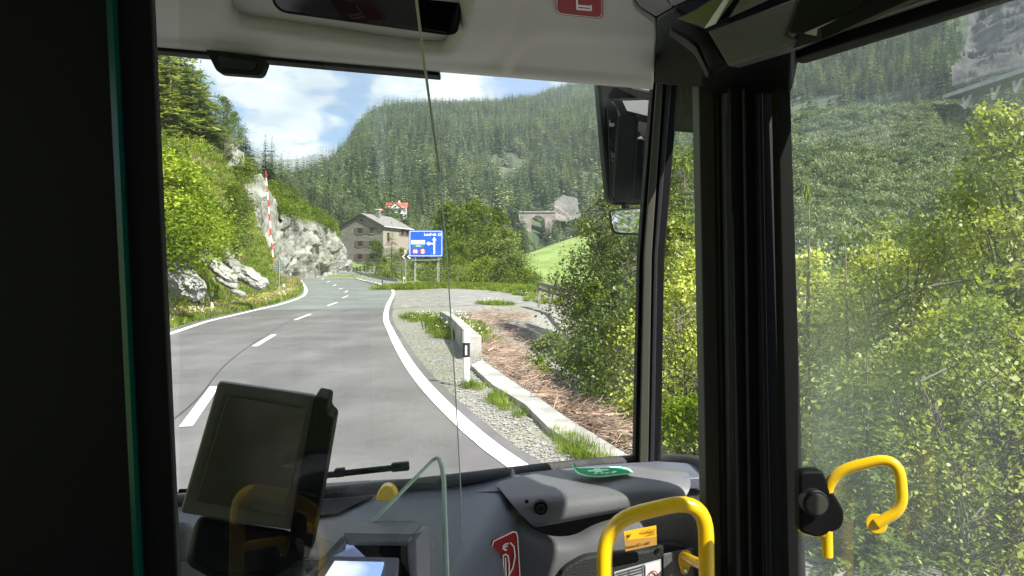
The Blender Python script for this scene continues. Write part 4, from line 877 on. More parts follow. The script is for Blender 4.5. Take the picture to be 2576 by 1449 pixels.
# ---- blue direction sign
def text(body, loc, size, m, R, name='lettering', parent=None, align='CENTER', ext=.004, bold=0.0, xs=1.0):
    c = bpy.data.curves.new(name, 'FONT'); c.body = body; c.size = size; c.align_x = align; c.align_y = 'CENTER'; c.extrude = ext; c.offset = bold
    o = bpy.data.objects.new(name+'_tmp', c); COL.objects.link(o); dg = bpy.context.evaluated_depsgraph_get(); me = bpy.data.meshes.new_from_object(o.evaluated_get(dg)); bpy.data.objects.remove(o)
    me.transform(Matrix.Diagonal((xs, 1, 1, 1))); me.transform(R); o = link(name, me, m, parent); o.location = loc; return o
RX = Matrix.Rotation(math.pi/2, 4, 'X')
def flat(name, pts, y, m, parent, th=.01):
    return MB().prism([Vector((a, y, b)) for a, b in pts], (0, th, 0)).build(name, m, parent)
M['sblue'] = mat('sign_blue', (.008, .085, .50), .4); M['swhite'] = mat('sign_white', (.82, .82, .82), .45); M['sgreen'] = mat('sign_green', (.01, .22, .09), .45); M['sred'] = mat('sign_red', (.62, .015, .02), .45); M['sblack'] = mat('sign_black', (.02, .02, .02), .5)
def rrect(x0, y0, x1, y1, r, n=5):
    o = []
    for cx, cy, a0_ in ((x1-r, y1-r, 0), (x0+r, y1-r, 90), (x0+r, y0+r, 180), (x1-r, y0+r, 270)):
        for k in range(n+1):
            a = math.radians(a0_+90*k/n); o.append((cx+r*math.cos(a), cy+r*math.sin(a)))
    return o
yS = 78.0; k_ = yS/F; base = at(1071, 722, yS); sg = empty('direction_sign', (base.x, yS, G(yS))); tag(sg, 'large blue road sign reading Landeck and Samnaun on steel posts behind the lay-by', 'road sign')
def sx(px): return (px-1071)*k_
def sz(py): return CAMZ+(688-py)*k_-G(yS)
flat('back_plate', rrect(sx(1028.5), sz(646), sx(1114), sz(579.5), .12), .03, M['steel'], sg, .03)
bp_ = flat('blue_panel', rrect(sx(1028.5), sz(646), sx(1114), sz(579.5), .12), 0, M['sblue'], sg, .03)
# white border
def frame_(name, o_, i_, y, m, parent, th=.006):
    mb = MB(); n = len(o_); P = [Vector((a, y, b)) for a, b in o_]+[Vector((a, y, b)) for a, b in i_]; Q_ = [p+Vector((0, th, 0)) for p in P]
    Fc = [(i, (i+1) % n, n+(i+1) % n, n+i) for i in range(n)]+[(2*n+i, 3*n+i, 3*n+(i+1) % n, 2*n+(i+1) % n) for i in range(n)]+[(i, 2*n+i, 2*n+(i+1) % n, (i+1) % n) for i in range(n)]+[(n+i, n+(i+1) % n, 3*n+(i+1) % n, 3*n+i) for i in range(n)]
    return mb.add(P+Q_, Fc).build(name, m, parent)
frame_('border', rrect(sx(1030.5), sz(644.2), sx(1112), sz(581.2), .11), rrect(sx(1031.8), sz(643), sx(1110.8), sz(582.4), .09), -.008, M['swhite'], sg)
text('Landeck', (sx(1082), -.012, sz(590)), .40, M['swhite'], RX, 'lettering', sg, bold=.012, xs=.98)
frame_('route_box', rrect(sx(1102), sz(593.5), sx(1109.5), sz(586.5), .04), rrect(sx(1102.8), sz(592.7), sx(1108.7), sz(587.3), .03), -.008, M['swhite'], sg)
text('27', (sx(1105.8), -.012, sz(590)), .26, M['swhite'], RX, 'lettering', sg)
flat('white_plate', rrect(sx(1034.2), sz(614.3), sx(1069), sz(604.3), .03), -.008, M['swhite'], sg, .007)
text('Samnaun', (sx(1051.6), -.012, sz(609.2)), .36, mat('sign_letter', (.06, .06, .05), .5), RX, 'lettering', sg, xs=.92)
flat('green_plate', [(sx(1038), sz(622.5)), (sx(1066), sz(622.5)), (sx(1066), sz(615.5)), (sx(1038), sz(615.5))], -.008, M['sgreen'], sg, .007)
text('offen', (sx(1052.4), -.012, sz(618.6)), .28, M['swhite'], RX, 'lettering', sg)
ar = [(1090.5,639.5),(1094.5,639.5),(1094.5,604.5),(1098,604.5),(1092.5,596),(1087,604.5),(1090.5,604.5),(1090.5,610.8),(1079.5,610.8),(1079.5,607.2),(1072,612.8),(1079.5,618.4),(1079.5,614.8),(1090.5,614.8)]
flat('arrow', [(sx(a), sz(b)) for a, b in ar], -.008, M['swhite'], sg, .007)
for cx, tx, vert in ((1044.7, '3.2m', True), (1063.4, '2.9m', False)):
    c0 = [(sx(cx)+.30*math.cos(a), sz(632.5)+.30*math.sin(a)) for a in [i*6.283/24 for i in range(24)]]; ci = [(sx(cx)+.225*math.cos(a), sz(632.5)+.225*math.sin(a)) for a in [i*6.283/24 for i in range(24)]]
    flat('disc', c0, -.007, M['swhite'], sg, .006); frame_('red_ring', c0, ci, -.013, M['sred'], sg)
    text(tx, (sx(cx), -.016, sz(632.5)), .17, M['sblack'], RX, 'lettering', sg)
    X0, Z0 = sx(cx), sz(632.5)
    for sg_ in (1, -1):
        tri = [(X0-.09, Z0+.22*sg_), (X0+.09, Z0+.22*sg_), (X0, Z0+.12*sg_)] if vert else [(X0+.22*sg_, Z0-.09), (X0+.22*sg_, Z0+.09), (X0+.12*sg_, Z0)]
        flat('black_wedge', tri, -.015, M['sblack'], sg, .006)
for px in (1041, 1045, 1099, 1103.5):
    MB().tube([(sx(px), .09 if px in (1045, 1103.5) else .5, -.4), (sx(px), .09 if px in (1045, 1103.5) else .5, sz(600))], .05, 8).build('post', M['steel'], sg, smooth=True)
MB().tube([(sx(1035), -.02, sz(655)), (sx(1107), -.02, sz(654))], .045, 8).build('crossbar', M['steel'], sg, smooth=True)
# chevron board with grey plate
yC = 84.0; kc = yC/F; cb = at(1021, 660, yC); ch = empty('chevron_sign', (cb.x, yC, G(yC))); tag(ch, 'black and white chevron board with a grey plate, left of the blue sign', 'road sign')
cxf = lambda px: (px-1021)*kc; czf = lambda py: CAMZ+(688-py)*kc-G(yC)
flat('board', [(cxf(1009.5), czf(651.5)), (cxf(1035), czf(651)), (cxf(1035), czf(639)), (cxf(1009.5), czf(640))], 0, M['sblack'], ch, .03)
for x0, cm_ in ((1010.5, mat('chevron_grey', (.5, .5, .5), .5)), (1024, M['swhite'])):
    flat('chevron', [(cxf(x0), czf(645.5)), (cxf(x0+6), czf(640.3)), (cxf(x0+10.5), czf(640.3)), (cxf(x0+4.8), czf(645.5)), (cxf(x0+10.5), czf(650.8)), (cxf(x0+6), czf(650.8))], -.008, cm_, ch, .007)
MB().tube([(cxf(1020.3), .06, -.4), (cxf(1020.3), .06, czf(630))], .05, 8).build('post', M['steel'], ch, smooth=True)
flat('grey_plate', [(cxf(1017), czf(639)), (cxf(1021.5), czf(639)), (cxf(1024), czf(628)), (cxf(1016.5), czf(628))], -.03, mat('plate_grey', (.42, .43, .42), .5), ch, .02)
# triangular sign from behind
yT = 66.0; kt = yT/F; tb = at(702.5, 733, yT); ts = empty('warning_sign', (tb.x, yT, z_at(tb.x, yT))); tag(ts, 'grey back of a triangular warning sign with an extra panel on a thin post', 'road sign')
tx_ = lambda px: (px-702.5)*kt; tz = lambda py: CAMZ+(688-py)*kt-ts.location.z
M['sback'] = mat('sign_back', (.22, .25, .25), .55, .3)
flat('triangle_plate', [(tx_(686), tz(673)), (tx_(719), tz(673)), (tx_(702.5), tz(646))], .03, M['sback'], ts, .02)
flat('lower_panel', [(tx_(686), tz(682)), (tx_(719), tz(682)), (tx_(719), tz(674)), (tx_(686), tz(674))], .03, M['sback'], ts, .02)
for py in (663, 671, 676, 680.5): MB().bar((tx_(702.5)-(.55 if py > 665 else .3), .02, tz(py)), (tx_(702.5)+(.55 if py > 665 else .3), .02, tz(py)), .03, .05).build('rail', M['steel'], ts)
MB().tube([(0, 0, -.4), (0, 0, tz(655))], .04, 8).build('post', M['steel'], ts, smooth=True)
c = at(692, 728, 67); cbx = empty('roadside_cabinet', (c.x, 67, z_at(c.x, 67))); tag(cbx, 'small grey cabinet on a thin post left of the triangular sign', 'cabinet')
MB().box((0, 0, .55), (.34, .2, .75)).build('cabinet_body', M['sback'], cbx, .02); MB().tube([(0, 0, -.3), (0, 0, 2.2)], .03, 6).build('post', M['steel'], cbx)
# raised barrier boom
b0, b1 = at(690.5, 700, 72), at(668, 430, 72); bz = z_at(b0.x, 72); bo = empty('barrier_boom', b0); tag(bo, 'raised barrier boom with red and white bands in front of the pale rock face', 'barrier')
nb = 15
for i in range(nb):
    a = (b1-b0)*(i/nb); b = (b1-b0)*((i+.985)/nb); r = .072*(1-.3*i/nb)
    MB().tube([a, b], [r, r*.98], 10).build('red_band' if i % 2 == 0 else 'white_band', M['sred'] if (i % 2 == 0) else M['swhite'], bo, smooth=True)
MB().box((0, .1, -.6), (.55, .5, 1.3)).build('barrier_base', M['sback'], bo, .03)
# guardrail
gp = [(885,684),(903,688),(923.5,692.5),(943,697),(963.5,700.8),(978,702),(990,703.2)]; gb = [(885,697),(903,704),(923.5,711),(943,717),(963.5,721.5),(978,724),(990,725.5)]
gr = empty('guardrail', (0, 0, 0)); tag(gr, 'grey steel guardrail curving along the right edge of the far road', 'guardrail')
pb = [hit(*p)+Vector((.35, .3, 0)) for p in gb]; pb = smoothline(pb, 1.6); tops = [p+Vector((0, 0, .82)) for p in pb]
end = hit(1003, 725); prof = [(0, .16), (.05, .12), (0, .05), (0, -.05), (.05, -.12), (0, -.16)]
def rail(path, name, parent):
    mb = MB(); P = []
    for i, p in enumerate(path):
        t = (path[min(i+1, len(path)-1)]-path[max(i-1, 0)]).normalized(); n = Vector((t.y, -t.x, 0)).normalized()
        for dx, dz in prof: P.append(p+n*(-dx)+Vector((0, 0, dz)))
        for dx, dz in reversed(prof): P.append(p+n*(-dx+.02)+Vector((0, 0, dz)))
    m_ = len(prof)*2; Fc = [(i*m_+k, i*m_+(k+1) % m_, (i+1)*m_+(k+1) % m_, (i+1)*m_+k) for i in range(len(path)-1) for k in range(m_)]
    mb.add(P, Fc); return mb.build(name, M['steel'], parent, smooth=True)
rail(tops+[tops[-1].lerp(end, .5)+Vector((0, 0, .05)), end+Vector((0, 0, .05))], 'rail', gr)
for i in range(0, len(pb), 2): MB().box(pb[i]+Vector((.1, .05, .3)), (.14, .12, 1.1)).build('post', M['steel'], gr)
# dark fence by the far bend
fe = empty('railing', (0, 0, 0)); tag(fe, 'dark post and rail railing at the far bend left of the trees', 'railing'); q = [at(x_, y_, 138) for x_, y_ in ((888,683),(897,681.5),(906,680),(916,678),(926,676),(936,675))]
for i, p in enumerate(q):
    MB().box(p+Vector((0, 0, .05)), (.14, .14, 1.5)).build('post', M['postb'], fe)
    if i: MB().bar(q[i-1]+Vector((0, 0, .5)), p+Vector((0, 0, .5)), .08, .12).build('rail', M['postb'], fe); MB().bar(q[i-1], p, .08, .12).build('rail', M['postb'], fe)
# weathered timber rail right of the lay-by
wf = empty('timber_guardrail', (0, 0, 0)); tag(wf, 'weathered pale timber guardrail behind the sunlit bush right of the lay-by', 'guardrail')
wq = [at(1356,722,44),at(1384,730,41),at(1420,740,37.5),(at(1470,755,33.5)),at(1530,772,30)]
for i, p in enumerate(wq):
    zg = z_at(p.x, p.y); MB().box((p.x, p.y, (p.z+zg)/2-.1), (.18, .18, abs(p.z-zg)+.5)).build('post', M['woodw'], wf, .01)
    if i:
        MB().bar(wq[i-1]+Vector((0, -.12, .22)), p+Vector((0, -.12, .22)), .12, .20).build('rail', M['woodw'], wf, .01); MB().bar(wq[i-1]+Vector((0, -.12, -.1)), p+Vector((0, -.12, -.1)), .12, .18).build('rail', M['woodw'], wf, .01)
# ---- grey stone house
gx = Vector((.93, -.37, 0)).normalized(); gy = Vector((.37, .93, 0)).normalized()
hz = 3.55; h0 = Vector((-40.5, 175.0, hz)); hs = empty('stone_house', h0, math.atan2(gx.y, gx.x)); tag(hs, 'three storey grey stone house with grey gable roof and brown shutters', 'house')
Wd_, Ln_, ev, rg = 11.5, 12.5, 9.7, 2.8
def stonemat():
    m = bpy.data.materials.new('stone_wall'); m.use_nodes = True; nt = m.node_tree; b = nt.nodes['Principled BSDF']; b.inputs['Roughness'].default_value = .92
    tc = nt.nodes.new('ShaderNodeTexCoord'); mp = nt.nodes.new('ShaderNodeMapping'); mp.inputs['Rotation'].default_value = (math.pi/2, 0, 0); br = nt.nodes.new('ShaderNodeTexBrick')
    br.inputs['Color1'].default_value = (.135, .125, .112, 1); br.inputs['Color2'].default_value = (.215, .20, .182, 1); br.inputs['Mortar'].default_value = (.12, .11, .10, 1); br.inputs['Scale'].default_value = 1; br.inputs['Brick Width'].default_value = .75; br.inputs['Row Height'].default_value = .22; br.inputs['Mortar Size'].default_value = .03
    nt.links.new(tc.outputs['Object'], mp.inputs[0]); nt.links.new(mp.outputs[0], br.inputs[0]); nt.links.new(br.outputs[0], b.inputs['Base Color']); return m
M['stone'] = stonemat(); M['pinkwall'] = mat('pink_render', (.27, .225, .20), .85, var=.06, scale=1)
M['slate'] = mat('slate_roof', (.19, .18, .18), .6, var=.15, scale=1.5); M['shutter'] = mat('brown_shutter', (.12, .075, .06), .7); M['darkglass'] = mat('dark_window', (.015, .017, .02), .08); M['timberd'] = mat('dark_timber', (.055, .045, .04), .8)
V = [(0,0,-1.5),(Wd_,0,-1.5),(Wd_,0,ev),(Wd_/2,0,ev+rg),(0,0,ev)]
MB().add([Vector(v) for v in V]+[Vector(v)+Vector((0, Ln_, 0)) for v in V], [(0,1,2,3,4),(9,8,7,6,5),(0,5,6,1),(4,9,5,0),(1,6,7,2)]).build('wall', M['stone'], hs)
MB().box((Wd_+.04, Ln_/2, ev/2+1.6), (.08, Ln_-.1, ev-5.6)).build('wall', M['pinkwall'], hs)
for s_ in (-1, 1):
    a = Vector((Wd_/2, -.6, ev+rg+.18)); b = Vector((Wd_/2+s_*(Wd_/2+.75), -.6, ev-.42+.18)); dn = Vector((0, 0, -.2))
    MB().prism([a, b, b+dn, a+dn], (0, Ln_+1.2, 0)).build('roof', M['slate'], hs)
    MB().prism([a+Vector((0, -.03, .02)), b+Vector((0, -.03, .02)), b+Vector((0, -.03, -.28)), a+Vector((0, -.03, -.28))], (0, .12, 0)).build('barge_board', M['timberd'], hs)
MB().tube([(Wd_+.85, -.6, ev-.35), (Wd_+.85, Ln_+.6, ev-.35)], .09, 6).build('gutter', M['swhite'], hs)
chm = MB().box((Wd_/2+1.6, 4.8, ev+rg+.1), (.85, .85, 2.2)).build('chimney', M['stone'], hs); MB().box((Wd_/2+1.6, 4.8, ev+rg+1.3), (1.1, 1.1, .14)).build('chimney_cap', M['swhite'], chm)
for yy in (6.6, 7.6): MB().box((Wd_/2+3.0, yy, ev+rg-1.47), (.9, .6, .12), Matrix.Rotation(math.atan2(rg+.42, Wd_/2+.75), 3, 'Y')).build('roof_window', M['darkglass'], hs)
def house_win(x, z, w, h, face='front', par=hs, shut=(1, 1)):
    rot = Matrix.Identity(3) if face == 'front' else Matrix.Rotation(math.pi/2, 3, 'Z'); org = Vector((x, 0, z)) if face == 'front' else Vector((Wd_+.09, x, z))
    def bx(dx, dz, sx_, sz_, dy, sy_, nm, m, pr): return MB().box(org+rot @ Vector((dx, dy, dz)), (sx_, sy_, sz_), rot).build(nm, m, pr)
    wn = bx(0, 0, w, h, -.02, .06, 'window', M['darkglass'], par)
    bx(0, 0, .06, h, -.06, .04, 'sash_bar', M['timberd'], wn); bx(0, h/2+.04, w+.16, .08, -.05, .08, 'frame', M['timberd'], wn); bx(0, -h/2-.05, w+.3, .1, -.08, .16, 'sill', M['concrete'], wn)
    for s_ in (-1, 1): bx(s_*(w/2+.03), 0, .07, h, -.05, .08, 'frame', M['timberd'], wn)
    if shut[0]: bx(-(w/2+.47), 0, .78, h+.1, -.06, .06, 'shutter', M['shutter'], par)
    if shut[1]: bx((w/2+.47), 0, .78, h+.1, -.06, .06, 'shutter', M['shutter'], par)
for zz in (8.5, 5.45, 2.45):
    for xx in (5.35, 8.55): house_win(xx, zz, 1.2, 1.25)
house_win(Wd_/2-.05, 10.9, .3, .55, shut=(0, 0))
for yy in (8.6, 11.0): house_win(yy, 8.3, .9, 1.2, 'side')
house_win(2.2, 7.0, .8, 2.0, 'side', shut=(0, 0))
# ---- white house with red roof on the slope
hp_ = hill_point('mountain', 999, 548); d_ = hp_.y-16; rr_ = at(999, 541, d_); rh = empty('white_house', (rr_.x, d_, rr_.z-6.5)); tag(rh, 'small white house with orange red roof among the trees behind the stone house', 'house')
MB().box((0, 0, 4.9), (7.0, 6, 9.5)).build('wall', M['swhite'], rh); M['redroof'] = mat('red_roof', (.42, .10, .06), .7, var=.2, scale=1.5)
MB().prism([Vector((-4.6, -3.5, 9.0)), Vector((4.6, -3.5, 9.0)), Vector((4.3, 0, 11.3)), Vector((-4.3, 0, 11.3))], (0, .15, .2)).build('roof', M['redroof'], rh)
MB().prism([Vector((-4.6, 3.5, 9.0)), Vector((4.6, 3.5, 9.0)), Vector((4.3, 0, 11.3)), Vector((-4.3, 0, 11.3))], (0, .15, .2)).build('roof', M['redroof'], rh)
MB().prism([Vector((-2.6, -3.9, 8.9)), Vector((2.6, -3.9, 8.9)), Vector((0, -3.9, 10.9))], (0, 2.5, 0)).build('gable_wall', M['swhite'], rh)
for s_ in (-1, 1): MB().prism([Vector((0, -4.2, 11.1)), Vector((s_*3.0, -4.2, 8.85)), Vector((s_*3.0, -4.2, 8.7)), Vector((0, -4.2, 10.95))], (0, 3.5, 0)).build('gable_roof', M['redroof'], rh)
for xx, zz in ((-1.4, 7.6), (1.4, 7.6), (-2.4, 5), (0, 5), (2.4, 5), (0, 9.6)): MB().box((xx, -3.05 if zz < 9 else -3.93, zz), (.8, .1, 1.2 if zz < 9 else .6)).build('window', M['darkglass'], rh)
MB().box((0, -3.6, 6.6), (6.0, 1.0, .15)).build('balcony', M['timberd'], rh); MB().box((.8, .5, 11.7), (.6, .6, 1.2)).build('chimney', M['swhite'], rh)
d_ = 270; rr_ = at(959, 536, d_); r2 = empty('small_house', (rr_.x, d_, rr_.z-3)); tag(r2, 'little pinkish house just showing above the roof of the stone house', 'house')
MB().box((0, 0, 1.2), (2.6, 3, 4.6)).build('wall', M['pinkwall'], r2); MB().prism([Vector((-1.7, -2, 3.4)), Vector((1.7, -2, 3.4)), Vector((0, -2, 4.7))], (0, 4, 0)).build('roof', M['redroof'], r2)
# ---- stone arch bridge
d_ = 362; kb = d_/F; c0 = at(1353, 560, d_); br = empty('stone_bridge', (c0.x, d_, c0.z)); tag(br, 'pale stone arch bridge crossing the gorge far behind the lay-by', 'bridge')
X0 = lambda px: (px-1353)*kb; Zb = lambda py: (560-py)*kb
opening = [(X0(1337), Zb(600)), (X0(1337), Zb(560))]+[(X0(1353.5)+17.5*kb*math.cos(a), Zb(560)+17.5*kb*math.sin(a)) for a in [math.pi-k*math.pi/10 for k in range(1, 10)]]+[(X0(1371), Zb(560)), (X0(1371), Zb(600))]
prof_ = [(X0(1304), Zb(538)), (X0(1306), Zb(552)), (X0(1318), Zb(575)), (X0(1322), Zb(600))]+opening+[(X0(1390), Zb(600)), (X0(1394), Zb(560)), (X0(1398), Zb(540)), (X0(1398), Zb(534)), (X0(1300), Zb(535))]
MB().prism([Vector((a, 0, b)) for a, b in prof_], (0, 5, 0)).build('arch_wall', mat('bridge_stone', (.24, .21, .185), .9, var=.2, scale=.4), br)
MB().box((X0(1352), 2.5, Zb(533)), (92*kb, 6, .55)).build('deck', M['concrete'], br)
# ---- viaduct with V supports
va = empty('viaduct', (0, 0, 0)); tag(va, 'concrete gallery viaduct on white V shaped supports at the upper right', 'viaduct'); M['viac'] = mat('viaduct_concrete', (.33, .34, .32), .8, var=.1, scale=.3)
A_, B_ = at(2408, 244, 228), at(2760, 130, 172)
MB().bar(A_, B_, 9, 1.2).build('deck', M['viac'], va); MB().bar(A_+Vector((0, -4.6, .9)), B_+Vector((-1, -4.6, .9)), .4, 1.0).build('parapet', M['viac'], va)
for f0 in (.055, .30, .47, .68):
    c_ = A_.lerp(B_, f0); tdir = (B_-A_).normalized(); dd = c_.y/F
    ft = c_+Vector((0, -1, -48*dd*.75))
    for s_ in (-1, 1): MB().tube([ft+Vector((0, 0, 0)), c_+tdir*(s_*17*dd)+Vector((0, -2, -.3))], .42, 8).build('support', M['swhite'], va, smooth=True)
# ---- slash pile and gravel stones
mb = MB()
def stick(c, L_, a, el, r):
    d = Vector((math.cos(a)*math.cos(el), math.sin(a)*math.cos(el), math.sin(el)))*L_/2; n = Vector((-math.sin(a), math.cos(a), 0))*L_*rs.normal()*.13
    mb.tube([c-d, c+n+Vector((0, 0, L_*.03*rs.rand())), c+d], [r, r*.8, r*.4], 3, cap=False)
Pl = [(1165,905),(1190,800),(1185,785),(1310,785),(1360,830),(1300,850),(1430,935),(1530,1030),(1600,1120),(1600,1150),(1500,1090),(1400,1030),(1290,955)]
n = 0
Pl_a = [(1150,790),(1230,782),(1330,790),(1345,830),(1300,860),(1330,905),(1450,985),(1560,1060),(1620,1150),(1500,1085),(1400,1025),(1290,950),(1215,895),(1215,850)]
while n < 4200:
    px, py = rs.uniform(1140, 1640), rs.uniform(778, 1165)
    if not inpoly(np.array([px]), np.array([py]), Pl_a)[0]: continue
    p = hit(px, py); near = p.y < 16; p.z = z_at(p.x, p.y)+.02+abs(rs.normal())*.10; L_ = rs.uniform(.25, 1.2) if not near else rs.uniform(.2, .8)
    stick(p, L_, rs.rand()*6.28, rs.normal()*.25, rs.uniform(.003, .008) if rs.rand() < .96 else rs.uniform(.012, .025)); n += 1
o = mb.build('slash_pile', M['twig']); tag(o, 'heap of dry brown cut branches on the slope behind the concrete wall', 'brushwood', kind='stuff')
mb = MB(); n = 0
ico = [(0,0,1),(1,0,0),(0,1,0),(-1,0,0),(0,-1,0),(0,0,-1)]; fco = [(0,1,2),(0,2,3),(0,3,4),(0,4,1),(5,2,1),(5,3,2),(5,4,3),(5,1,4)]
while n < 12000:
    y_ = 6.5+rs.rand()**1.7*20; u_ = .32+rs.rand()*(3.0 if y_ < 18 else 4.5); x_ = xR(y_)+u_
    px = 1288+x_/y_*F
    r = .010+.018*rs.rand()**2; z_ = z_at(x_, y_); q = [Vector((x_+a*r*(.7+.6*rs.rand()), y_+b*r*(.7+.6*rs.rand()), z_+c*r*.7)) for a, b, c in ico]; mb.add(q, fco); n += 1
o = mb.build('gravel_stones', mat('gravel_stone', (.13, .125, .115), .9, scale=30, col2=(.36, .35, .32))); tag(o, 'loose pale gravel on the verge between road and concrete wall', 'gravel', kind='stuff')
# ================================================================ the bus we sit in
M['black'] = mat('black_trim', (.004, .004, .0045), .6, spec=.12, bump=.05, bscale=300)
M['blackg'] = mat('black_gloss', (.006, .006, .008), .12)
M['rubber'] = mat('rubber', (.008, .008, .008), .75, spec=.15)
M['pillar'] = mat('pillar_trim', (.032, .032, .022), .6)
M['pillard'] = mat('pillar_dark', (.013, .014, .017), .5, spec=.3)
M['header'] = mat('header_plastic', (.46, .46, .43), .55, bump=.12, bscale=260)
M['ceil'] = mat('ceiling_plastic', (.36, .36, .33), .55)
M['dash'] = mat('dash_plastic', (.085, .097, .122), .40, bump=.2, bscale=420)
M['dashl'] = mat('dash_module', (.12, .122, .128), .45, bump=.2, bscale=420)
M['dashd'] = mat('dash_dark', (.022, .022, .023), .6, bump=.35, bscale=300)
M['greyp'] = mat('grey_panel', (.075, .072, .078), .5)
M['yellow'] = mat('yellow_rail', (.86, .52, .004), .30, coat=.5)
M['yellowsign'] = mat('yellow_label', (.85, .50, .02), .35)
M['orange'] = mat('label_orange', (.50, .26, .06), .4)
M['red'] = mat('red_sticker', (.30, .006, .008), .5, spec=.2)
M['whites'] = mat('sticker_white', (.78, .78, .76), .4)
M['green'] = mat('green_sticker', (.0, .27, .095), .6, spec=.2)
M['mint'] = mat('sticker_mint', (.50, .85, .60), .6, spec=.2)
M['mirror'] = mat('mirror', (.75, .77, .78), .02, 1.0)
M['mirrord'] = mat('dark_mirror', (.10, .10, .11), .08, 1.0)
M['machine'] = mat('machine_grey', (.19, .19, .22), .45, bump=.15, bscale=400)
M['olive'] = mat('monitor_back', (.075, .072, .05), .35, bump=.1, bscale=500)
M['plate'] = mat('data_plate', (.55, .56, .57), .3, .3)
M['glassw'] = glassmat('windscreen_glass', (.985, .997, .99), 1.45, dirt=.02, dscale=3, refl=.6)
M['glassd'] = glassmat('door_glass', (.965, .985, .97), 1.5, dirt=.14, dirtcol=(.6, .68, .64), dscale=2.2, stretch=(1, 1, .5))
M['glassp'] = glassmat('partition_glass', (.955, .965, .945), 1.5, dirt=.012, dscale=4, refl=.24)
M['gedge'] = mat('glass_edge', (.46, .60, .52), .3); M['gedgey'] = mat('glass_edge_pale', (.26, .29, .16), .3); M['gedged'] = mat('glass_edge_dark', (.0, .06, .04), .2)
bus = empty('bus', (0, 0, 0)); tag(bus, 'interior of the bus with grey header, dark dashboard, black pillars and glass door', 'bus')
def bslab(name, pts, th, m, bevel=0.0, parent=bus, away=None): return slab(name, pts, th, M[m], parent, bevel, away)
# --- header above the windscreen: one moulded sheet with recesses
def polydist(px, py, poly):
    d = np.full(px.shape, 1e9); n = len(poly); ins = inpoly(px.ravel(), py.ravel(), poly).reshape(px.shape)
    for i in range(n):
        a = np.array(poly[i], float); b = np.array(poly[(i+1) % n], float); ab = b-a; t = np.clip(((px-a[0])*ab[0]+(py-a[1])*ab[1])/(ab@ab), 0, 1)
        d = np.minimum(d, np.hypot(px-(a[0]+ab[0]*t), py-(a[1]+ab[1]*t)))
    return np.where(ins, -d, d)
def sstep(x, a, b): t = np.clip((x-a)/(b-a), 0, 1); return t*t*(3-2*t)
def roundpoly(P, r=40, n=6): return [(p[0], p[1]) for p in rounded([(a, b, 0) for a, b in P], r, n)]
def header():
    nu, nv = 220, 66; u = np.linspace(0, 1, nu)[:, None]; v = np.linspace(0, 1, nv)[None, :]
    yb = 106+u*(214-106); px = 330+u*(1644-330)+0*v; py = (1-v)*(-260)+v*yb
    right = np.interp((1-v)*(-260)+v*214, [-260, 0, 16, 45, 80, 214], [1560, 1596, 1608, 1648, 1651, 1643]); px = 330+u*(right-330)
    d = np.interp(py-yb, [-420, -260, -110, -30, 0], [1.15, 1.45, 1.70, 1.87, 1.90])
    r1 = polydist(px, py, roundpoly([(540,-400),(560,20),(600,48),(842,84),(1045,114),(1130,118),(1160,80),(1200,-60),(1230,-400)], 30)); r2 = polydist(px, py, roundpoly([(480,-500),(330,60),(949,122),(1110,142),(1225,142),(1275,69),(1320,-60),(1350,-500)], 40))
    r3 = polydist(px, py, roundpoly([(1250,230),(1290,140),(1335,92),(1400,84),(1700,104),(1800,230)], 50))
    d = d-.035*sstep(-r2, -26, 26)+.075*sstep(-r1, -14, 22)+.034*sstep(-r3, -20, 14)
    lip = np.clip((py-yb+16)/16, 0, 1); d = d+.03*lip**2
    X_ = (px-1288)/F*d; Z_ = CAMZ+(688-py)/F*d
    o = gridmesh('header_panel', X_, d, Z_, M['header'], bus); s = o.modifiers.new('t', 'SOLIDIFY'); s.thickness = .012; s.offset = 1; return o
hd = header()
bslab('ceiling_panel', [(1590,-30,1.5),(1597,0,1.55),(1608,16,1.58),(1650,43,1.62),(1692,19,1.58),(1668,-8,1.5),(1650,-40,1.45)], .02, 'ceil', .004)
bslab('ceiling_panel', [(1673,-8,1.5),(1695,17,1.56),(1740,-4,1.5),(1720,-40,1.42)], .02, 'ceil', .004)
bslab('corner_backing', [(1540,-200,1.80),(1590,60,1.98),(1640,216,2.04),(1762,222,1.98),(1960,128,1.72),(2100,-200,1.45)], .03, 'black')  # unseen slab added to stop sky light leaking through the corner seams
# red sticker on the header: cut off by the frame
rst = slab('warning_sticker', rounded([(1397,-70,1.40),(1518,-66,1.405),(1517,48,1.595),(1398,36,1.575)], 14), .002, M['red'], bus)
def ring(name, outer, wd, dz, m, parent):
    """raised outline of a sticker"""
    c = Vector((sum(p[0] for p in outer)/len(outer), sum(p[1] for p in outer)/len(outer), 0)); O = []; I = []
    for p in outer:
        q = Vector((p[0], p[1], 0)); k = (q-c).length; q2 = c+(q-c)*(1-wd/k); O.append(at(p[0], p[1], p[2]-dz)); I.append(at(q2.x, q2.y, p[2]-dz))
    n = len(O); mb = MB(); off = Vector((0, .002, 0)); P = O+I+[x+off for x in O]+[x+off for x in I]
    mb.add(P, [(i, (i+1) % n, n+(i+1) % n, n+i) for i in range(n)]+[(i, 2*n+i, 2*n+(i+1) % n, (i+1) % n) for i in range(n)]+[(n+i, n+(i+1) % n, 3*n+(i+1) % n, 3*n+i) for i in range(n)]); return mb.build(name, m, parent)
ring('outline', rounded([(1399.5,-67,1.405),(1515.5,-63,1.41),(1514.5,45,1.59),(1400.5,34,1.572)], 13), 2.6, .003, M['whites'], rst)
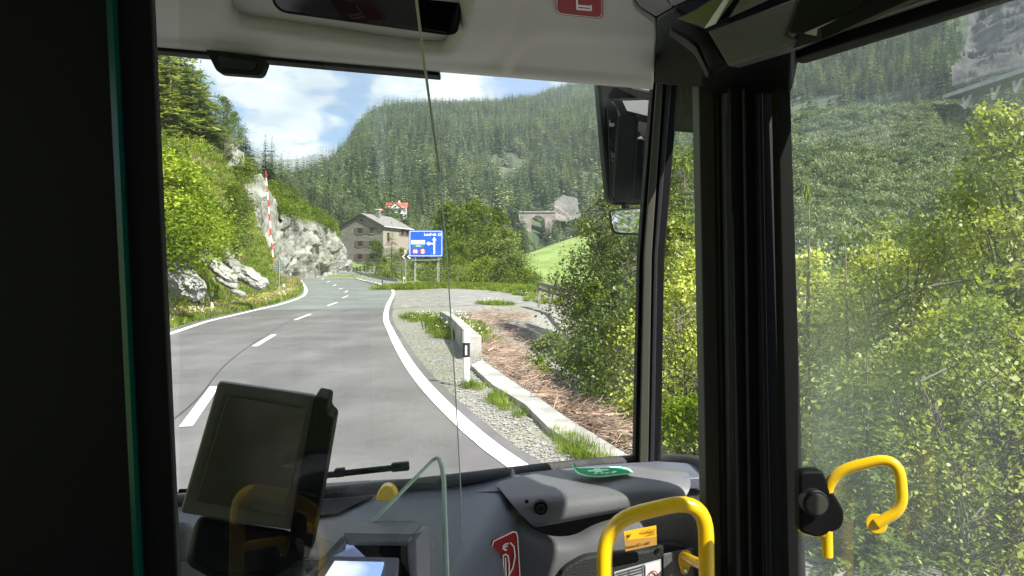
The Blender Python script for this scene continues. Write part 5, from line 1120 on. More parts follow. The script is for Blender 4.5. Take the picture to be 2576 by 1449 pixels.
def strokes(name, segs, dfun, wpx, m, parent):
    """drawn line as thin raised strips"""
    mb = MB()
    for seg in segs:
        for i in range(len(seg)-1):
            a, b = Vector((*seg[i], 0)), Vector((*seg[i+1], 0)); t = (b-a).normalized(); n = Vector((-t.y, t.x, 0))*wpx/2; a = a-t*wpx*.2; b = b+t*wpx*.2
            q = [at(p.x, p.y, dfun(p.x, p.y)-.0035) for p in (a-n, a+n, b+n, b-n)]; mb.prism(q, (0, .0015, 0))
    return mb.build(name, m, parent)
dh = lambda x, y: np.interp(y, [-70, 48], [1.403, 1.592])
strokes('pictogram', [[(1451,-40),(1452,22),(1487,25),(1486,4)],[(1454,14),(1486,17)],[(1470,-6),(1498,-24)],[(1474,4),(1503,-14)]], dh, 4.5, M['whites'], rst)
# roller blind bar and camera box
bslab('sun_blind', [(330,96,1.91),(1105,171,1.93),(1106,190,1.93),(330,121,1.91)], .05, 'black', .004)
cbx2 = bslab('camera_housing', rounded([(514,118,1.90),(672,150,1.90),(656,191,1.90),(546,183,1.90)], 14), .03, 'black', .004)
slab('camera_face', rounded([(546,140,1.885),(645,157,1.885),(640,176,1.885),(558,170,1.885)], 10), .02, M['blackg'], cbx2, .002)
# interior mirror in its recess
im = bslab('mirror_housing', rounded([(668,-60,1.60),(1175,-60,1.60),(1150,84,1.645),(1128,90,1.645),(690,30,1.63)], 34), .03, 'black', .004)
slab('mirror_glass', rounded([(676,-60,1.598),(1166,-60,1.598),(1143,78,1.641),(1124,83,1.641),(697,24,1.626)], 30), .004, M['mirrord'], im)
# --- right-hand upper corner
bslab('corner_cover', [(1650,45,1.70),(1695,19,1.60),(1745,55,1.56),(1773,84,1.54),(1831,168,1.50),(1800,196,1.56),(1760,222,1.66),(1643,213,1.86),(1652,120,1.80)], .06, 'black', .008)
bslab('corner_rib', [(1688,66,1.62),(1733,90,1.57),(1760,112,1.55),(1788,180,1.55),(1783,184,1.55),(1752,118,1.545),(1728,98,1.565),(1686,74,1.615)], .02, 'pillard', .004)
bslab('gloss_panel', [(1700,46,1.56),(1747,24,1.50),(1830,-30,1.40),(2010,-30,1.30),(1775,74,1.48)], .03, 'blackg', .003)
bslab('gloss_highlight', [(1822,-4,1.395),(1842,-14,1.38),(1799,61,1.44),(1771,72,1.465)], .004, 'whites', .001)  # white strip painted as the highlight on the gloss panel
bslab('side_panel', [(1777,77,1.475),(2010,-10,1.26),(1975,86,1.28),(2010,100,1.26),(1960,128,1.30),(1831,168,1.42)], .03, 'greyp', .006)
lamp = bslab('door_lamp', [(1976,86,1.24),(2008,-20,1.18),(2300,-60,1.02),(2290,0,1.03),(2062,98,1.18)], .08, 'black', .008)
slab('lamp_lens', rounded([(2020,84,1.19),(2225,-4,1.06),(2262,-2,1.04),(2250,10,1.05),(2062,92,1.17)], 8), .012, M['ceil'], lamp, .002)
# --- windscreen pillar and quarter window
def band(name, xt, xb, dt, db, th, m, yt=205, ym=641, yb=1170, bev=.003, par=bus):
    """upright strip: x limits at the top, middle and bottom"""
    P = [(xt[0], yt, dt), (xt[1], yt, dt), (xb[1], ym, (dt+db)/2), (xb[3], yb, db), (xb[2], yb, db), (xb[0], ym, (dt+db)/2)]
    return bslab(name, P, th, m, bev, par)
wp = band('windscreen_pillar', (1643, 1709), (1609, 1672, 1597, 1663), 1.99, 2.08, .05, 'black')
band('pillar_trim', (1652.5, 1668.5), (1620, 1640, 1609, 1631), 1.975, 2.065, .014, 'pillar', par=wp)
band('pillar_seal', (1676, 1690), (1645, 1655, 1634, 1646), 1.98, 2.07, .02, 'pillard', par=wp)
# printed dots at the top of the quarter window
dotm = bpy.data.materials.new('printed_dots'); dotm.use_nodes = True
def dots():
    nt = dotm.node_tree; nt.nodes.clear(); N = nt.nodes.new; L = nt.links.new; out = N('ShaderNodeOutputMaterial'); tc = N('ShaderNodeTexCoord'); v = N('ShaderNodeTexVoronoi'); v.inputs['Scale'].default_value = 210; v.inputs['Randomness'].default_value = 0
    L(tc.outputs['Object'], v.inputs['Vector']); r = N('ShaderNodeMath'); r.operation = 'LESS_THAN'; r.inputs[1].default_value = .27; L(v.outputs['Distance'], r.inputs[0]); t = N('ShaderNodeBsdfTransparent'); t.inputs[0].default_value = (.5, .52, .5, 1); b = N('ShaderNodeBsdfPrincipled'); b.inputs['Base Color'].default_value = (.01, .01, .012, 1); b.inputs['Roughness'].default_value = .5
    mx = N('ShaderNodeMixShader'); L(r.outputs[0], mx.inputs[0]); L(b.outputs[0], mx.inputs[1]); L(t.outputs[0], mx.inputs[2]); L(mx.outputs[0], out.inputs[0])
dots(); M['dots'] = dotm
qw = bslab('quarter_window', [(1705,200,1.86),(1765,205,1.80),(1785,1180,1.84),(1655,1175,1.98)], .005, 'glassw')
slab('printed_band', [(1703,212,1.85),(1762,218,1.79),(1764,336,1.80),(1694,330,1.86)], .001, M['dots'], qw)
# --- windscreen
bslab('windscreen', [(330,60,2.12),(1655,190,2.12),(1600,1190,2.24),(330,1275,2.0)], .006, 'glassw')
# --- door pillar: layered dark uprights
def up(name, x0t, x1t, x0b, x1b, d, th, m, yt=140, yb=1560, bev=.003): return bslab(name, [(x0t,yt,d),(x1t,yt,d),(x1b,yb,d),(x0b,yb,d)], th, m, bev)
up('door_post', 1757, 1804, 1781, 1826, 1.66, .06, 'pillar', yt=185)
up('door_post', 1802, 1818, 1825, 1838, 1.63, .05, 'black')
up('door_seal', 1822, 1842, 1842, 1858, 1.60, .04, 'pillard')
up('seal_bead', 1826.5, 1830, 1846, 1848, 1.595, .004, 'greyp', yt=200, yb=900, bev=.001)
up('door_leaf_edge', 1836, 1932, 1852, 1960, 1.57, .05, 'black')
up('door_rib', 1868, 1876, 1888, 1896, 1.555, .012, 'pillard')
up('door_rib', 1905, 1918, 1928, 1944, 1.55, .014, 'pillard')
up('seal_bead', 1900, 1960, 1920, 1988, 1.56, .03, 'pillard')
up('door_frame', 1955, 1986, 1985, 2032, 1.50, .04, 'rubber', yt=128)
bslab('pillar_head', [(1757,222,1.62),(1765,190,1.6),(1831,168,1.48),(1960,128,1.36),(1992,120,1.42),(1992,240,1.5),(1800,240,1.62)], .08, 'black', .01)
# --- door window and its upper frame
def dd(px):   # distance of the door plane along a bearing
    A = at(1985, 150, 1.52); B_ = at(2576, -34, 1.134); r = (px-1288)/F; k = (A.x-r*A.y)/(r*(B_.y-A.y)-(B_.x-A.x)); return A.y+k*(B_.y-A.y)
ytop = lambda px: 150+(px-1985)*(-.311)
bslab('door_window', [(1990,1600,dd(1990)),(1980,100,dd(1980)),(3300,-260,dd(3300)),(3300,1600,dd(3300))], .006, 'glassd')
bslab('door_frame', [(1975,152,dd(1975)-.02),(1968,128,dd(1968)-.02),(3300,-346,dd(3300)-.02),(3300,-259,dd(3300)-.02),(1989,152-1,dd(1989)-.02)], .05, 'rubber', .004)
bslab('highlight_rail', [(1968,136,dd(1968)-.035),(1978,122,dd(1978)-.035),(2140,60,dd(2140)-.035),(3300,-362,dd(3300)-.035),(3300,-330,dd(3300)-.035),(2113,76,dd(2113)-.035)], .02, 'ceil', .003)  # pale strip drawn as the highlight along the door top
bslab('door_header', [(1965,130,1.36),(2100,70,1.22),(2760,-200,.92),(2760,-420,.8),(2200,-300,.95),(2300,-10,1.0),(2070,100,1.15)][0:7], .02, 'black')
bslab('rear_door_post', [(3240,-300,dd(3240)-.02),(3330,-330,dd(3330)-.02),(3330,1700,dd(3330)-.02),(3240,1700,dd(3240)-.02)], .05, 'rubber', .004)
# --- dashboard: console sweeping toward the driver
C = [(-.02, 2.00), (-.045, 1.88), (-.08, 1.75), (-.115, 1.5), (-.165, 1.25), (-.22, .95)]
rows = []
for i, (cx, cy) in enumerate(C):
    r = .095; zt = CAMZ-.535; row = []
    for off in (-1.5, -.9, -.5, -.25, -.12, 0): row.append(Vector((cx+off, cy+off*(.25, .2, .12, .08, .05, .0)[i], zt-.012*(off > -.2))))
    for a in (25, 50, 75): row.append(Vector((cx+r*math.sin(math.radians(a)), cy, zt-r+r*math.cos(math.radians(a)))))
    row.append(Vector((cx+r, cy, zt-r-.05))); row.append(Vector((cx+r+.005, cy, zt-r-.3))); row.append(Vector((cx+r, cy, zt-1.0))); rows.append(row)
dash = patch('dashboard', rows, M['dash'], bus, 2)
# long rim under the windscreen
rim = arcpath([atz(330, 1270, -.53), atz(780, 1248, -.53), atz(1000, 1226, -.53), atz(1160, 1207, -.53), at(1330, 1185, 2.06), at(1500, 1166, 2.10), at(1650, 1157, 2.12), at(1745, 1160, 2.02), at(1800, 1180, 1.85)], .1)
MB().tube(rim, .018, 10).build('dash_rim', M['dashd'], bus, smooth=True)
# ledge behind the module, seen as the dark slope up to the windscreen
bslab('dash_ledge', [(1000,1226,1.96),(1250,1196,2.0),(1500,1170,2.06),(1650,1160,2.08),(1760,1166,1.98),(1780,1200,1.84),(1500,1215,1.84),(1240,1236,1.84),(1100,1240,1.86)], .03, 'dash', .004, away=(0, .1, -1))
def rowp(L_): return [at(*p) for p in L_]
mod = patch('cover_module', [
 rowp([(1244,1214,1.90),(1330,1192,1.95),(1450,1181,1.98),(1570,1172,2.0),(1670,1170,1.98),(1728,1182,1.90)]),
 rowp([(1250,1221,1.86),(1335,1206,1.90),(1450,1195,1.92),(1570,1187,1.93),(1676,1184,1.92),(1734,1194,1.86)]),
 rowp([(1268,1243,1.80),(1345,1230,1.82),(1455,1220,1.83),(1575,1209,1.83),(1684,1203,1.83),(1738,1213,1.82)]),
 rowp([(1283,1262,1.765),(1355,1250,1.775),(1460,1240,1.775),(1580,1228,1.775),(1690,1219,1.775),(1737,1226,1.79)]),
 rowp([(1300,1284,1.75),(1365,1276,1.755),(1465,1264,1.755),(1580,1249,1.755),(1690,1236,1.755),(1730,1243,1.775)]),
 rowp([(1322,1306,1.745),(1378,1300,1.75),(1470,1288,1.75),(1582,1271,1.75),(1690,1255,1.75),(1720,1259,1.77)]),
 rowp([(1343,1326,1.745),(1390,1320,1.75),(1475,1303,1.75),(1584,1283,1.75),(1688,1264,1.75),(1712,1266,1.77)]),
 rowp([(1350,1330,1.80),(1395,1322,1.80),(1478,1305,1.80),(1584,1285,1.80),(1684,1266,1.80),(1708,1268,1.80)]),
 rowp([(1346,1300,2.0),(1395,1290,2.0),(1478,1270,2.0),(1584,1250,2.0),(1680,1235,2.0),(1700,1235,2.0)])], M['dashl'], bus, 2)
mb = MB(); kc_ = at(1360, 1275, 1.755); mb.tube([kc_+Vector((0, .01, 0)), kc_+Vector((0, -.012, 0))], .0165, 18); lk = mb.build('key_lock', M['black'], bus, .002, smooth=True)
mb = MB(); mb.tube([kc_+Vector((0, -.012, 0)), kc_+Vector((0, -.016, 0))], .010, 16); mb.build('lock_core', M['pillard'], lk, smooth=True)
MB().box(kc_+Vector((0, -.0175, 0)), (.007, .004, .007)).build('key_socket', M['blackg'], lk)
# recess below the module and the shaped lower panel
bslab('recess', [(1300,1300,1.86),(1345,1290,1.86),(1700,1230,1.86),(1790,1240,1.86),(1790,1330,1.86),(1440,1390,1.86),(1340,1370,1.86)], .02, 'dashd')
low = patch('lower_panel', [
 rowp([(1180,1240,1.88),(1262,1250,1.83),(1312,1306,1.79),(1360,1348,1.775),(1425,1352,1.775),(1462,1340,1.775),(1500,1312,1.775),(1640,1284,1.77),(1760,1258,1.78),(1800,1255,1.8)]),
 rowp([(1180,1248,1.86),(1258,1258,1.80),(1308,1316,1.76),(1358,1356,1.75),(1428,1360,1.75),(1467,1347,1.75),(1506,1319,1.75),(1640,1292,1.745),(1760,1266,1.755),(1800,1263,1.77)]),
 rowp([(1180,1275,1.82),(1252,1285,1.77),(1300,1335,1.74),(1352,1370,1.735),(1430,1375,1.73),(1472,1362,1.73),(1512,1336,1.73),(1642,1308,1.725),(1760,1282,1.735),(1800,1279,1.75)]),
 rowp([(1180,1380,1.76),(1245,1385,1.74),(1295,1395,1.725),(1350,1405,1.72),(1430,1408,1.715),(1475,1402,1.715),(1520,1390,1.715),(1645,1370,1.71),(1765,1350,1.72),(1800,1347,1.74)]),
 rowp([(1180,1600,1.74),(1240,1600,1.73),(1292,1600,1.72),(1350,1600,1.715),(1430,1600,1.71),(1475,1600,1.71),(1520,1600,1.71),(1645,1600,1.705),(1770,1600,1.715),(1810,1600,1.73)])], M['dashl'], bus, 2)
bslab('equipment_cover', rounded([(1398,1465,1.69),(1418,1432,1.69),(1470,1402,1.69),(1640,1385,1.69),(1672,1366,1.69),(1722,1374,1.69),(1742,1395,1.69),(1760,1560,1.69),(1398,1560,1.69)], 18), .03, 'dashd', .006)
bslab('floor_mat_panel', [(1668,1395,1.675),(1745,1378,1.675),(1752,1560,1.675),(1668,1560,1.675)], .006, 'dashl', .003)
# stickers and plates
gsz = -.503
def onz(P, z=gsz): return [at(a, b, z*F/(688-b)) for a, b in P]
gp_ = [(1441,1168),(1447,1170),(1452,1175),(1560,1174),(1583,1179),(1592,1187),(1588,1190),(1510,1199),(1478,1197),(1455,1191),(1446,1184),(1440,1174)]
fs = MB().prism(onz(gp_), (0, 0, -.002)).build('first_aid_sticker', M['mint'], bus)
gi_ = [(1448,1176),(1456,1178),(1560,1176.5),(1579,1180.5),(1586,1186.5),(1582,1188.5),(1510,1196.5),(1480,1195),(1460,1189),(1451,1183)]
MB().prism(onz(gi_, gsz+.0012), (0, 0, -.001)).build('green_field', M['green'], fs)
MB().prism(onz([(1478,1183),(1492,1182),(1494,1179),(1510,1178.3),(1512,1180.6),(1530,1179.6),(1532,1183),(1516,1184.2),(1514,1187.4),(1497,1188.2),(1496,1185.6),(1480,1186.5)], gsz+.0022), (0, 0, -.0006)).build('cross', M['mint'], fs)
for q in ([(1494,1189.6),(1502,1188.8),(1504,1191),(1495,1192)], [(1510,1190),(1518,1187.6),(1521,1188.2),(1514,1191.6)], [(1521,1190),(1530,1188),(1533,1189),(1526,1191.6)], [(1536,1188.4),(1546,1184.6),(1552,1185.6),(1544,1189.6)]): MB().prism(onz(q, gsz+.0022), (0, 0, -.0006)).build('hand_symbol', M['mint'], fs)
MB().prism([at(1441,1166,1.93), at(1444,1165,1.93), at(1450,1176,1.90), at(1443,1176,1.90)], (.002, .004, 0)).build('curled_corner', M['green'], fs)
dr = lambda x, y: float(np.interp(x, [1235, 1312], [1.555, 1.60]))-.012
rs_o = [(1236,1372),(1240,1360),(1292,1336),(1301,1338),(1304,1350),(1310,1448),(1311,1500),(1236,1500)]
rst2 = slab('handrail_sticker', [(a, b, dr(a, b)) for a, b in rs_o], .003, M['red'], bus)
strokes('outline', [[(1238,1500),(1238,1373),(1242,1362),(1291,1338.5),(1299,1340),(1302,1351),(1308,1448),(1309,1500)]], dr, 2.2, M['whites'], rst2)
strokes('pictogram', [[(1248,1408),(1248,1446),(1252,1430)],[(1266,1382),(1266,1374),(1272,1369),(1279,1368)],[(1276,1374),(1270,1376),(1269,1384),(1275,1384)],[(1284,1366),(1293,1376),(1296,1400),(1290,1430),(1280,1449)],[(1266,1398),(1272,1395),(1278,1399),(1281,1420),(1281,1455)],[(1266,1398),(1268,1450)],[(1272,1404),(1273,1455)]], dr, 3.0, M['whites'], rst2)
# PostAuto label and data plate
dl = lambda x, y: 1.655
lab = slab('operator_label', [(1570,1338,1.655),(1651,1322.5,1.655),(1652.5,1371,1.655),(1573.5,1388,1.655)], .002, M['yellowsign'], bus)
slab('label_shade', [(1571.5,1359,1.6535),(1652,1350,1.6535),(1652.4,1370.6,1.6535),(1573.7,1387.4,1.6535)], .001, M['orange'], lab)
TR = RX @ Matrix.Rotation(math.radians(11), 4, 'Z')
text('PostAuto', at(1632, 1335.5, 1.651), .0085, M['sred'], TR, 'lettering', lab, ext=.0003)
text('Postauto-ID: 11604', at(1604, 1371, 1.651), .0072, M['dashd'], TR, 'lettering', lab, ext=.0003)
text('Die gelbe Klasse', at(1640, 1342, 1.651), .0035, M['dashd'], TR, 'lettering', lab, ext=.0003)
strokes('post_horn', [[(1575,1350),(1580,1345.5),(1585,1347),(1583,1352),(1578,1353)],[(1582,1350),(1588,1344)]], dl, 1.2, M['dashd'], lab)
dp = slab('data_plate', [(1545,1440,1.66),(1663,1407,1.66),(1668,1560,1.66),(1548,1560,1.66)], .003, M['plate'], bus, .001)
dq = lambda x, y: 1.66
strokes('table_lines', [[(1550,1444),(1619,1424)],[(1551,1450),(1620,1431)],[(1552,1457),(1620,1438)],[(1619,1420),(1622,1500)],[(1584,1434),(1585,1470)],[(1560,1447),(1561,1480)]], dq, .9, M['dashd'], dp)
slab('notice', [(1624,1421,1.657),(1660,1411,1.657),(1664,1540,1.657),(1626,1540,1.657)], .001, M['whites'], dp)
cR = [(1644+10*math.cos(a), 1448+11*math.sin(a)) for a in [i*6.283/16 for i in range(17)]]; strokes('speed_ring', [cR], lambda x, y: 1.656, 2.2, M['sred'], dp)
text('100', at(1644, 1448, 1.648), .008, M['sblack'], RX, 'lettering', dp, ext=.0003); text('STUDIO', at(1600, 1432, 1.652), .0001, M['sblack'], RX, 'lettering', dp) if False else None
# yellow grab handle in front of the panel
hp = arcpath([at(1521, 1640, 1.46), at(1521, 1310, 1.46), at(1775, 1251, 1.46), at(1781, 1640, 1.46)], .075, 8)
gh = empty('grab_handle', at(1521, 1449, 1.46)); gh.parent = bus
def child(o, p): o.parent = p; o.matrix_parent_inverse = Matrix.Translation(-p.location); return o
child(MB().tube(hp, .0155, 16).build('tube', M['yellow'], None, smooth=True), gh)
child(MB().tube([at(1776, 1425, 1.46), at(1745, 1412, 1.52), at(1725, 1402, 1.60), at(1722, 1401, 1.68)], .0105, 12).build('stand_off', M['yellow'], None, smooth=True), gh)
child(slab('flange', rounded([(1712,1388,1.66),(1738,1384,1.66),(1744,1408,1.66),(1730,1446,1.66),(1716,1446,1.66),(1706,1412,1.66)], 12), .006, M['yellow'], None, .002), gh)
for bx_, by_ in ((1725, 1396), (1726, 1436)): child(MB().tube([at(bx_, by_, 1.658), at(bx_, by_, 1.651)], .0045, 8).build('bolt', M['steel'], None, .001), gh)
for bx_, by_ in ((1410, 1440), (1655, 1384), (1690, 1300), (1325, 1262)): MB().tube([at(bx_, by_, 1.70 if by_ > 1300 else 1.745), at(bx_, by_, 1.685 if by_ > 1300 else 1.735)], .0045, 10).build('screw', M['black'], bus)
# --- wipers outside
wa = empty('wiper', at(900, 1186, 2.3)); wa.parent = bus
child(MB().tube([at(640, 1222, 2.26), at(800, 1198, 2.28), at(1000, 1176, 2.30), at(1027, 1174, 2.30)], .010, 8).build('blade', M['black'], None, .001, smooth=True), wa)
child(MB().bar(at(985, 1176, 2.29), at(1029, 1172, 2.29), .024, .026).build('end_cap', M['black'], None, .004), wa); child(MB().bar(at(843, 1190, 2.285), at(868, 1187, 2.285), .024, .026).build('clip', M['black'], None, .004), wa)
child(MB().tube([at(700, 1240, 2.3), at(800, 1205, 2.3)], .008, 8).build('arm', M['black'], None, smooth=True), wa)
wb = empty('wiper', at(900, 1230, 2.1)); wb.parent = bus
child(MB().tube([at(330, 1250, 1.9), at(600, 1244, 1.9), at(790, 1231, 1.94), at(900, 1221, 1.98), at(1000, 1216, 2.02)], .009, 8).build('blade', M['black'], None, smooth=True), wb)
child(MB().tube([at(450, 1236, 1.9), at(790, 1224, 1.95), at(930, 1214, 1.99)], .006, 8).build('arm', M['black'], None, smooth=True), wb)
bslab('vent_recess', [atz(786,1260,-.529),atz(940,1246,-.529),atz(850,1290,-.529),atz(783,1300,-.529)], .006, 'black', .002, away=(0, 0, -1))
bslab('instrument_hood', [(330,1285,1.42),(470,1300,1.42),(560,1348,1.34),(470,1412,1.28),(330,1420,1.26)], .04, 'dashl', .02, away=(0, .2, -1))
MB().tube([at(452+0*k, 1320+k*14, 1.25-.004*k) for k in range(9)], [.016, .022, .025, .026, .026, .026, .025, .022, .016], 12).build('steering_hub', M['dashl'], bus, smooth=True)
bslab('console_front', [(430,1410,1.18),(560,1400,1.2),(800,1449,1.1),(760,1600,1.0),(430,1600,1.0)], .05, 'dashd', .01)
# --- driver's cab partition: dark frame, glass pane, low pane
bslab('cab_partition', [(-140,-120,.46),(376,-120,.46),(380,30,.46),(448,1449,.46),(455,1580,.46),(-140,1580,.46)], .003, 'black')
bslab('partition_edge', [(262,-80,.452),(278,-80,.452),(352,1520,.452),(340,1520,.452)], .006, 'gedged')
bslab('partition_edge', [(374,-80,.455),(379,-80,.455),(451,1520,.455),(446,1520,.455)], .004, 'pillard')
PA_ = (-.2056, .457); PBt = 1.277
pe = [at(-.2056/.457*F+1288, -700, .457), at(1040, -40, 1.24), at(1068, 190, 1.245), at(1112, 480, 1.262), at(1140, 900, 1.275), at(1165, 1449, 1.28), at(1172, 1600, 1.283), at(-.2056/.457*F+1288, 1900, .457)]
def onplane(p):   # put a bearing on the pane's upright plane through A=(-.2056,.457), direction 5.8 degrees
    r = (p[0]-1288)/F; t = (r*.457+.2056)/(.101-r*.995); y_ = .457+.995*t; return at(p[0], p[1], y_)
edge_px = [(1040,-60),(1062,120),(1080,250),(1105,430),(1124,640),(1138,860),(1150,1060),(1160,1250),(1166,1449),(1171,1600)]
ep = [onplane(p) for p in edge_px]
zlo, zhi = min(p.z for p in ep), max(p.z for p in ep)
lo, hi = Vector((-.2056, .457, zlo-.2)), Vector((-.2056, .457, zhi+.1))
MB().prism([hi]+ep+[lo], Vector((.995, -.101, 0))*.001).build('partition_pane', M['glassp'], bus)
MB().tube(ep[:4], .0022, 6).build('pane_edge', M['gedgey'], bus, smooth=True); MB().tube(ep[3:], .0012, 6).build('pane_edge', M['gedge'], bus, smooth=True)
lp = [(760,1500,.98),(800,1449,1.0),(940,1310,1.06),(1088,1158,1.12),(1100,1151,1.125),(1110,1160,1.125),(1117,1200,1.125),(1124,1449,1.12),(1128,1560,1.12)]
bslab('low_pane', lp+[(760,1560,.98)], .002, 'glassp')
MB().tube([at(*p) for p in lp[:5]], .0028, 6).build('low_pane_edge', M['gedge'], bus, smooth=True)
bslab('low_pane_edge', [(1096,1150,1.115),(1106,1153,1.115),(1116,1175,1.115),(1121,1210,1.115),(1133,1560,1.115),(1119,1560,1.115),(1110,1210,1.115),(1105,1175,1.115)], .01, 'gedge', .002)
# --- exterior mirror
mh = bslab('exterior_mirror', rounded([(1503,196,2.33),(1652,200,2.33),(1645,300,2.35),(1622,515,2.36),(1548,516,2.36),(1531,500,2.36),(1522,420,2.35)], 14), .09, 'black', .02)
slab('mirror_glass', rounded([(1530,254,2.325),(1640,250,2.325),(1620,502,2.345),(1541,505,2.345)], 16), .006, M['mirror'], mh)
ring('mirror_rim', rounded([(1526,249,2.322),(1645,245,2.322),(1624,507,2.342),(1537,511,2.342)], 18), 5, .001, M['blackg'], mh)
ml = bslab('lower_mirror', rounded([(1532,526,2.33),(1622,520,2.33),(1618,592,2.33),(1544,588,2.33)], 14), .05, 'black', .012)
slab('mirror_glass', rounded([(1536,531,2.298),(1618,526,2.320),(1614,587,2.328),(1547,584,2.308)], 12), .005, M['mirror'], ml)
MB().tube([at(1575, 500, 2.37), at(1573, 535, 2.36)], .012, 8).build('mirror_link', M['black'], bus, smooth=True)
bslab('outer_panel', [(1558,196,2.3),(1660,200,2.28),(1655,232,2.28),(1625,229,2.29),(1590,222,2.3)], .02, 'ceil', .004)
# --- reflections of a box and yellow rail in the door glass, modelled as solids
db = bslab('reflected_box', rounded([(2012,1186,1.30),(2072,1184,1.30),(2082,1212,1.30),(2128,1290,1.30),(2122,1330,1.30),(2060,1355,1.30),(2012,1340,1.30)], 16), .03, 'black', .006)
kb_ = at(2046, 1262, 1.295); MB().tube([kb_+Vector((0, .012, 0)), kb_+Vector((0, -.012, 0))], .023, 20).build('reflected_knob_ring', M['pillard'], db, .002, smooth=True); MB().tube([kb_+Vector((0, -.012, 0)), kb_+Vector((0, -.018, 0))], .018, 20).build('knob', M['pillar'], db, .001, smooth=True)
dr_ = empty('reflected_rail_loop', at(2085, 1250, 1.34)); dr_.parent = bus
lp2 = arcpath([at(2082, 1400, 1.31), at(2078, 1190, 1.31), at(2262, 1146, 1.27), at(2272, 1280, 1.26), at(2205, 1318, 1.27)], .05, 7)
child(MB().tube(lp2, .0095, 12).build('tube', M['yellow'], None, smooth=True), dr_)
child(MB().tube([at(2205, 1318, 1.268), at(2205, 1318, 1.29)], .017, 16).build('reflected_flange', M['yellow'], None, .002, smooth=True), dr_)
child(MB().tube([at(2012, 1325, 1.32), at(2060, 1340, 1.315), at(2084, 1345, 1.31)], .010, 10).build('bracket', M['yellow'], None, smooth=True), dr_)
# --- shell behind the viewer, so the cabin is shaded like a cabin
ang = math.radians(15); fx = Vector((-math.sin(ang), math.cos(ang), 0)); rx = Vector((math.cos(ang), math.sin(ang), 0))
def bw(x, y, z): return rx*x+fx*y+Vector((0, 0, z))
def bbox(name, x0, x1, y0, y1, z0, z1, m):
    P = [bw(x, y, z) for z in (z0, z1) for x, y in ((x0, y0), (x1, y0), (x1, y1), (x0, y1))]
    return MB().add(P, [(0,3,2,1),(4,5,6,7),(0,1,5,4),(1,2,6,5),(2,3,7,6),(3,0,4,7)]).build(name, M[m], bus)
bbox('roof', -1.35, 1.15, -7, 1.15, 3.02, 3.10, 'ceil')
bbox('roof', -1.35, .75, 1.15, 1.62, 2.98, 3.06, 'ceil')
bbox('roof_rail', 1.0, 1.15, -7, .55, 2.72, 3.02, 'ceil'); bbox('roof_rail', -1.35, -1.27, -7, 1.9, 2.6, 3.02, 'ceil')
lnA, lnB = at(2560, -40, 1.14), bw(1.12, .45, 0)
MB().prism([Vector((lnA.x, lnA.y, 2.56)), Vector((lnB.x, lnB.y, 2.56)), Vector((lnB.x, lnB.y, 3.05)), Vector((lnA.x, lnA.y, 3.05))], rx*.05).build('door_lintel', M['black'], bus)
bbox('floor', -1.35, 1.15, -7, 2.0, .55, .62, 'dashd'); bbox('back_wall', -1.35, 1.15, -7.1, -7, .6, 3.1, 'greyp')
bbox('side_wall', 1.1, 1.15, -7, -.45, .6, 1.45, 'greyp'); bbox('side_wall', -1.35, -1.3, -7, 1.9, .6, 1.5, 'greyp')
for y_ in (-5.4, -3.8, -2.2, -.55): bbox('window_post', 1.06, 1.15, y_, y_+.12, 1.4, 2.8, 'pillard'); bbox('window_post', -1.35, -1.26, y_, y_+.12, 1.4, 2.8, 'pillard')
bbox('front_apron', -1.3, .8, 2.05, 2.12, .5, 1.50, 'dashd')
# ---------------------------------------------------------------- loose equipment in the cab
mo = empty('driver_monitor', at(640, 1200, 1.0)); tag(mo, 'dark tilted driver screen seen from behind, in front of the road', 'monitor')
child(slab('screen_back', rounded([(548,962,1.02),(797,998,1.06),(734,1336,1.06),(452,1292,1.02)], 12), .02, M['olive'], None, .004), mo)
child(slab('screen_glass', rounded([(572,996,1.016),(772,1028,1.054),(718,1300,1.054),(492,1262,1.016)], 8), .003, mat('screen_glass', (.045, .045, .026), .10), None, .001), mo)
child(slab('side_housing', rounded([(790,996,1.05),(826,1003,1.05),(822,1040,1.05),(840,1056,1.05),(800,1290,1.06),(776,1408,1.07),(716,1416,1.07),(730,1330,1.055)], 10), .05, M['black'], None, .006), mo)
child(slab('bracket', [(500,1290,1.05),(735,1330,1.07),(770,1405,1.07),(700,1440,1.06),(560,1449,1.0),(475,1400,1.0)], .06, M['black'], None, .01), mo)
child(slab('mount', [(600,1400,1.08),(760,1420,1.08),(740,1600,1.08),(590,1600,1.08)], .08, M['pillard'], None, .01), mo)
tm_ = empty('ticket_printer', at(950, 1449, .9)); tag(tm_, 'grey ticket machine with a lit customer display and open slot in front of the dashboard', 'ticket machine')
def tslab(n, P, th, m, bev=.004, away=None): return child(slab(n, P, th, M[m], None, bev, away), tm_)
dn = (0, 0, -1)
tslab('top_cover', rounded([(884,1310,1.06),(1048,1312,1.06),(1058,1322,1.05),(1040,1344,.99),(863,1341,.99)], 8), .012, 'machine', .003, dn)
tslab('front_lip', [(862,1343,.988),(1040,1346,.988),(1028,1361,.98),(873,1360,.98)], .012, 'machine', .002)
tslab('side_wall', [(1042,1340,.99),(1060,1325,1.05),(1062,1600,1.05),(1044,1600,.96),(1028,1440,.95),(1028,1362,.985)], .012, 'machine', .003, (1, .2, 0))
tslab('side_wall', [(862,1343,.985),(873,1360,.98),(790,1449,.93),(740,1500,.9),(730,1490,.92)], .012, 'machine', .003, dn)
tslab('slot_interior', [(870,1352,1.06),(1040,1352,1.06),(1040,1600,1.06),(760,1600,1.06)], .01, 'black')
tslab('bezel', rounded([(832,1398,.95),(1004,1402,.95),(992,1500,.88),(760,1500,.88)], 5), .02, 'machine', .003, dn)
tslab('bezel_side', [(1004,1403,.95),(1007,1410,.95),(998,1600,.90),(990,1600,.88),(992,1470,.90)], .02, 'black', .002)
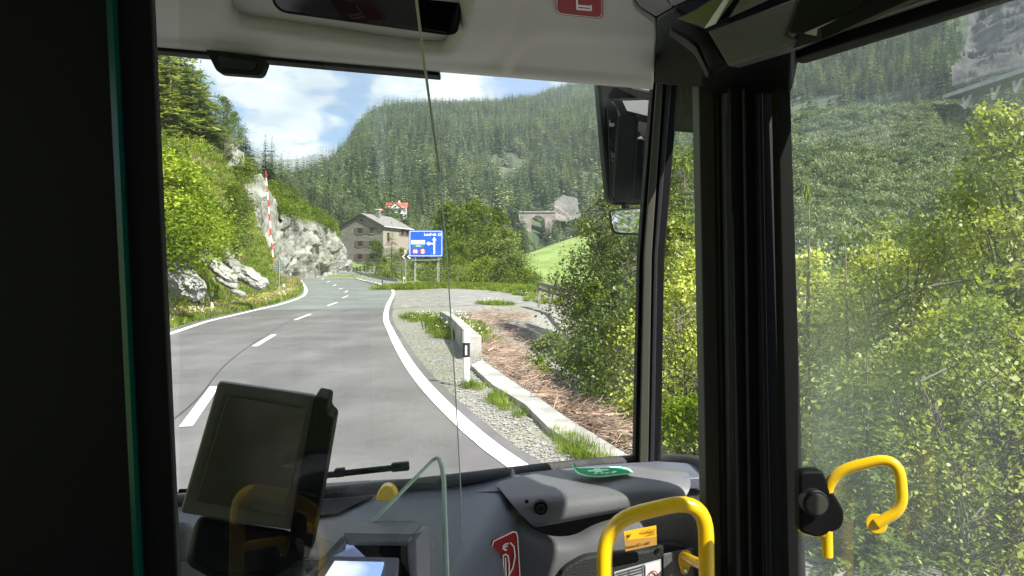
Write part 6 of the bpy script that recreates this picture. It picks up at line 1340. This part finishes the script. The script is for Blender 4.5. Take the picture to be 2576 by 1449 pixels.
def screenmat(n, a, b):
    m = bpy.data.materials.new(n); m.use_nodes = True; nt = m.node_tree; bb = nt.nodes['Principled BSDF']; bb.inputs['Base Color'].default_value = (.02, .02, .03, 1); bb.inputs['Roughness'].default_value = .12
    tc = nt.nodes.new('ShaderNodeTexCoord'); nz = nt.nodes.new('ShaderNodeTexNoise'); nz.inputs['Scale'].default_value = 9; nz.inputs['Detail'].default_value = 3; r = nt.nodes.new('ShaderNodeValToRGB'); r.color_ramp.elements[0].position = .44; r.color_ramp.elements[1].position = .56
    r.color_ramp.elements[0].color = (*a, 1); r.color_ramp.elements[1].color = (*b, 1); nt.links.new(tc.outputs['Object'], nz.inputs[0]); nt.links.new(nz.outputs[0], r.inputs[0]); nt.links.new(r.outputs[0], bb.inputs['Emission Color']); bb.inputs['Emission Strength'].default_value = .42; return m
M['scr'] = screenmat('display', (.30, .47, .85), (.85, .90, 1.0)); M['scr2'] = screenmat('display_small', (.10, .12, .22), (.30, .42, .70))
tslab('display', [(842,1411,.934),(966,1414,.934),(950,1470,.892),(804,1470,.892)], .003, 'scr', 0, dn)
tslab('small_display', [(880,1364,1.0),(918,1400,.965),(836,1398,.96)], .003, 'scr2', 0, dn)
tray = empty('paper_tray', at(830, 1380, 1.15)); tag(tray, 'grey rounded tray standing behind the ticket machine beside the dark screen', 'tray')
child(slab('tray_plate', rounded([(762,1335,1.22),(846,1366,1.15),(838,1382,1.12),(800,1410,1.08),(757,1412,1.08)], 12), .012, M['dashl'], None, .004, dn), tray)
knob = MB(); c_ = at(972, 1262, 1.5); knob.prism([c_+Vector((.022*math.cos(a), 0, .032*math.sin(a))) for a in [math.pi*k/10 for k in range(11)]], (0, .03, 0)); o = knob.build('yellow_knob', M['yellow'], None, .004); tag(o, 'half round yellow knob on top of the dashboard behind the low glass pane', 'knob')

# ---------------------------------------------------------------- air
hb = MB().box((0, 1500, 420), (5000, 3400, 1000)).build('haze', None); hb.data.materials.clear()
hm = bpy.data.materials.new('haze'); hm.use_nodes = True; nt = hm.node_tree; nt.nodes.clear(); o_ = nt.nodes.new('ShaderNodeOutputMaterial'); v_ = nt.nodes.new('ShaderNodeVolumePrincipled')
v_.inputs['Color'].default_value = (.80, .90, 1, 1); v_.inputs['Density'].default_value = .00018; v_.inputs['Anisotropy'].default_value = .2; nt.links.new(v_.outputs[0], o_.inputs['Volume']); hb.data.materials.append(hm); tag(hb, kind='stuff')
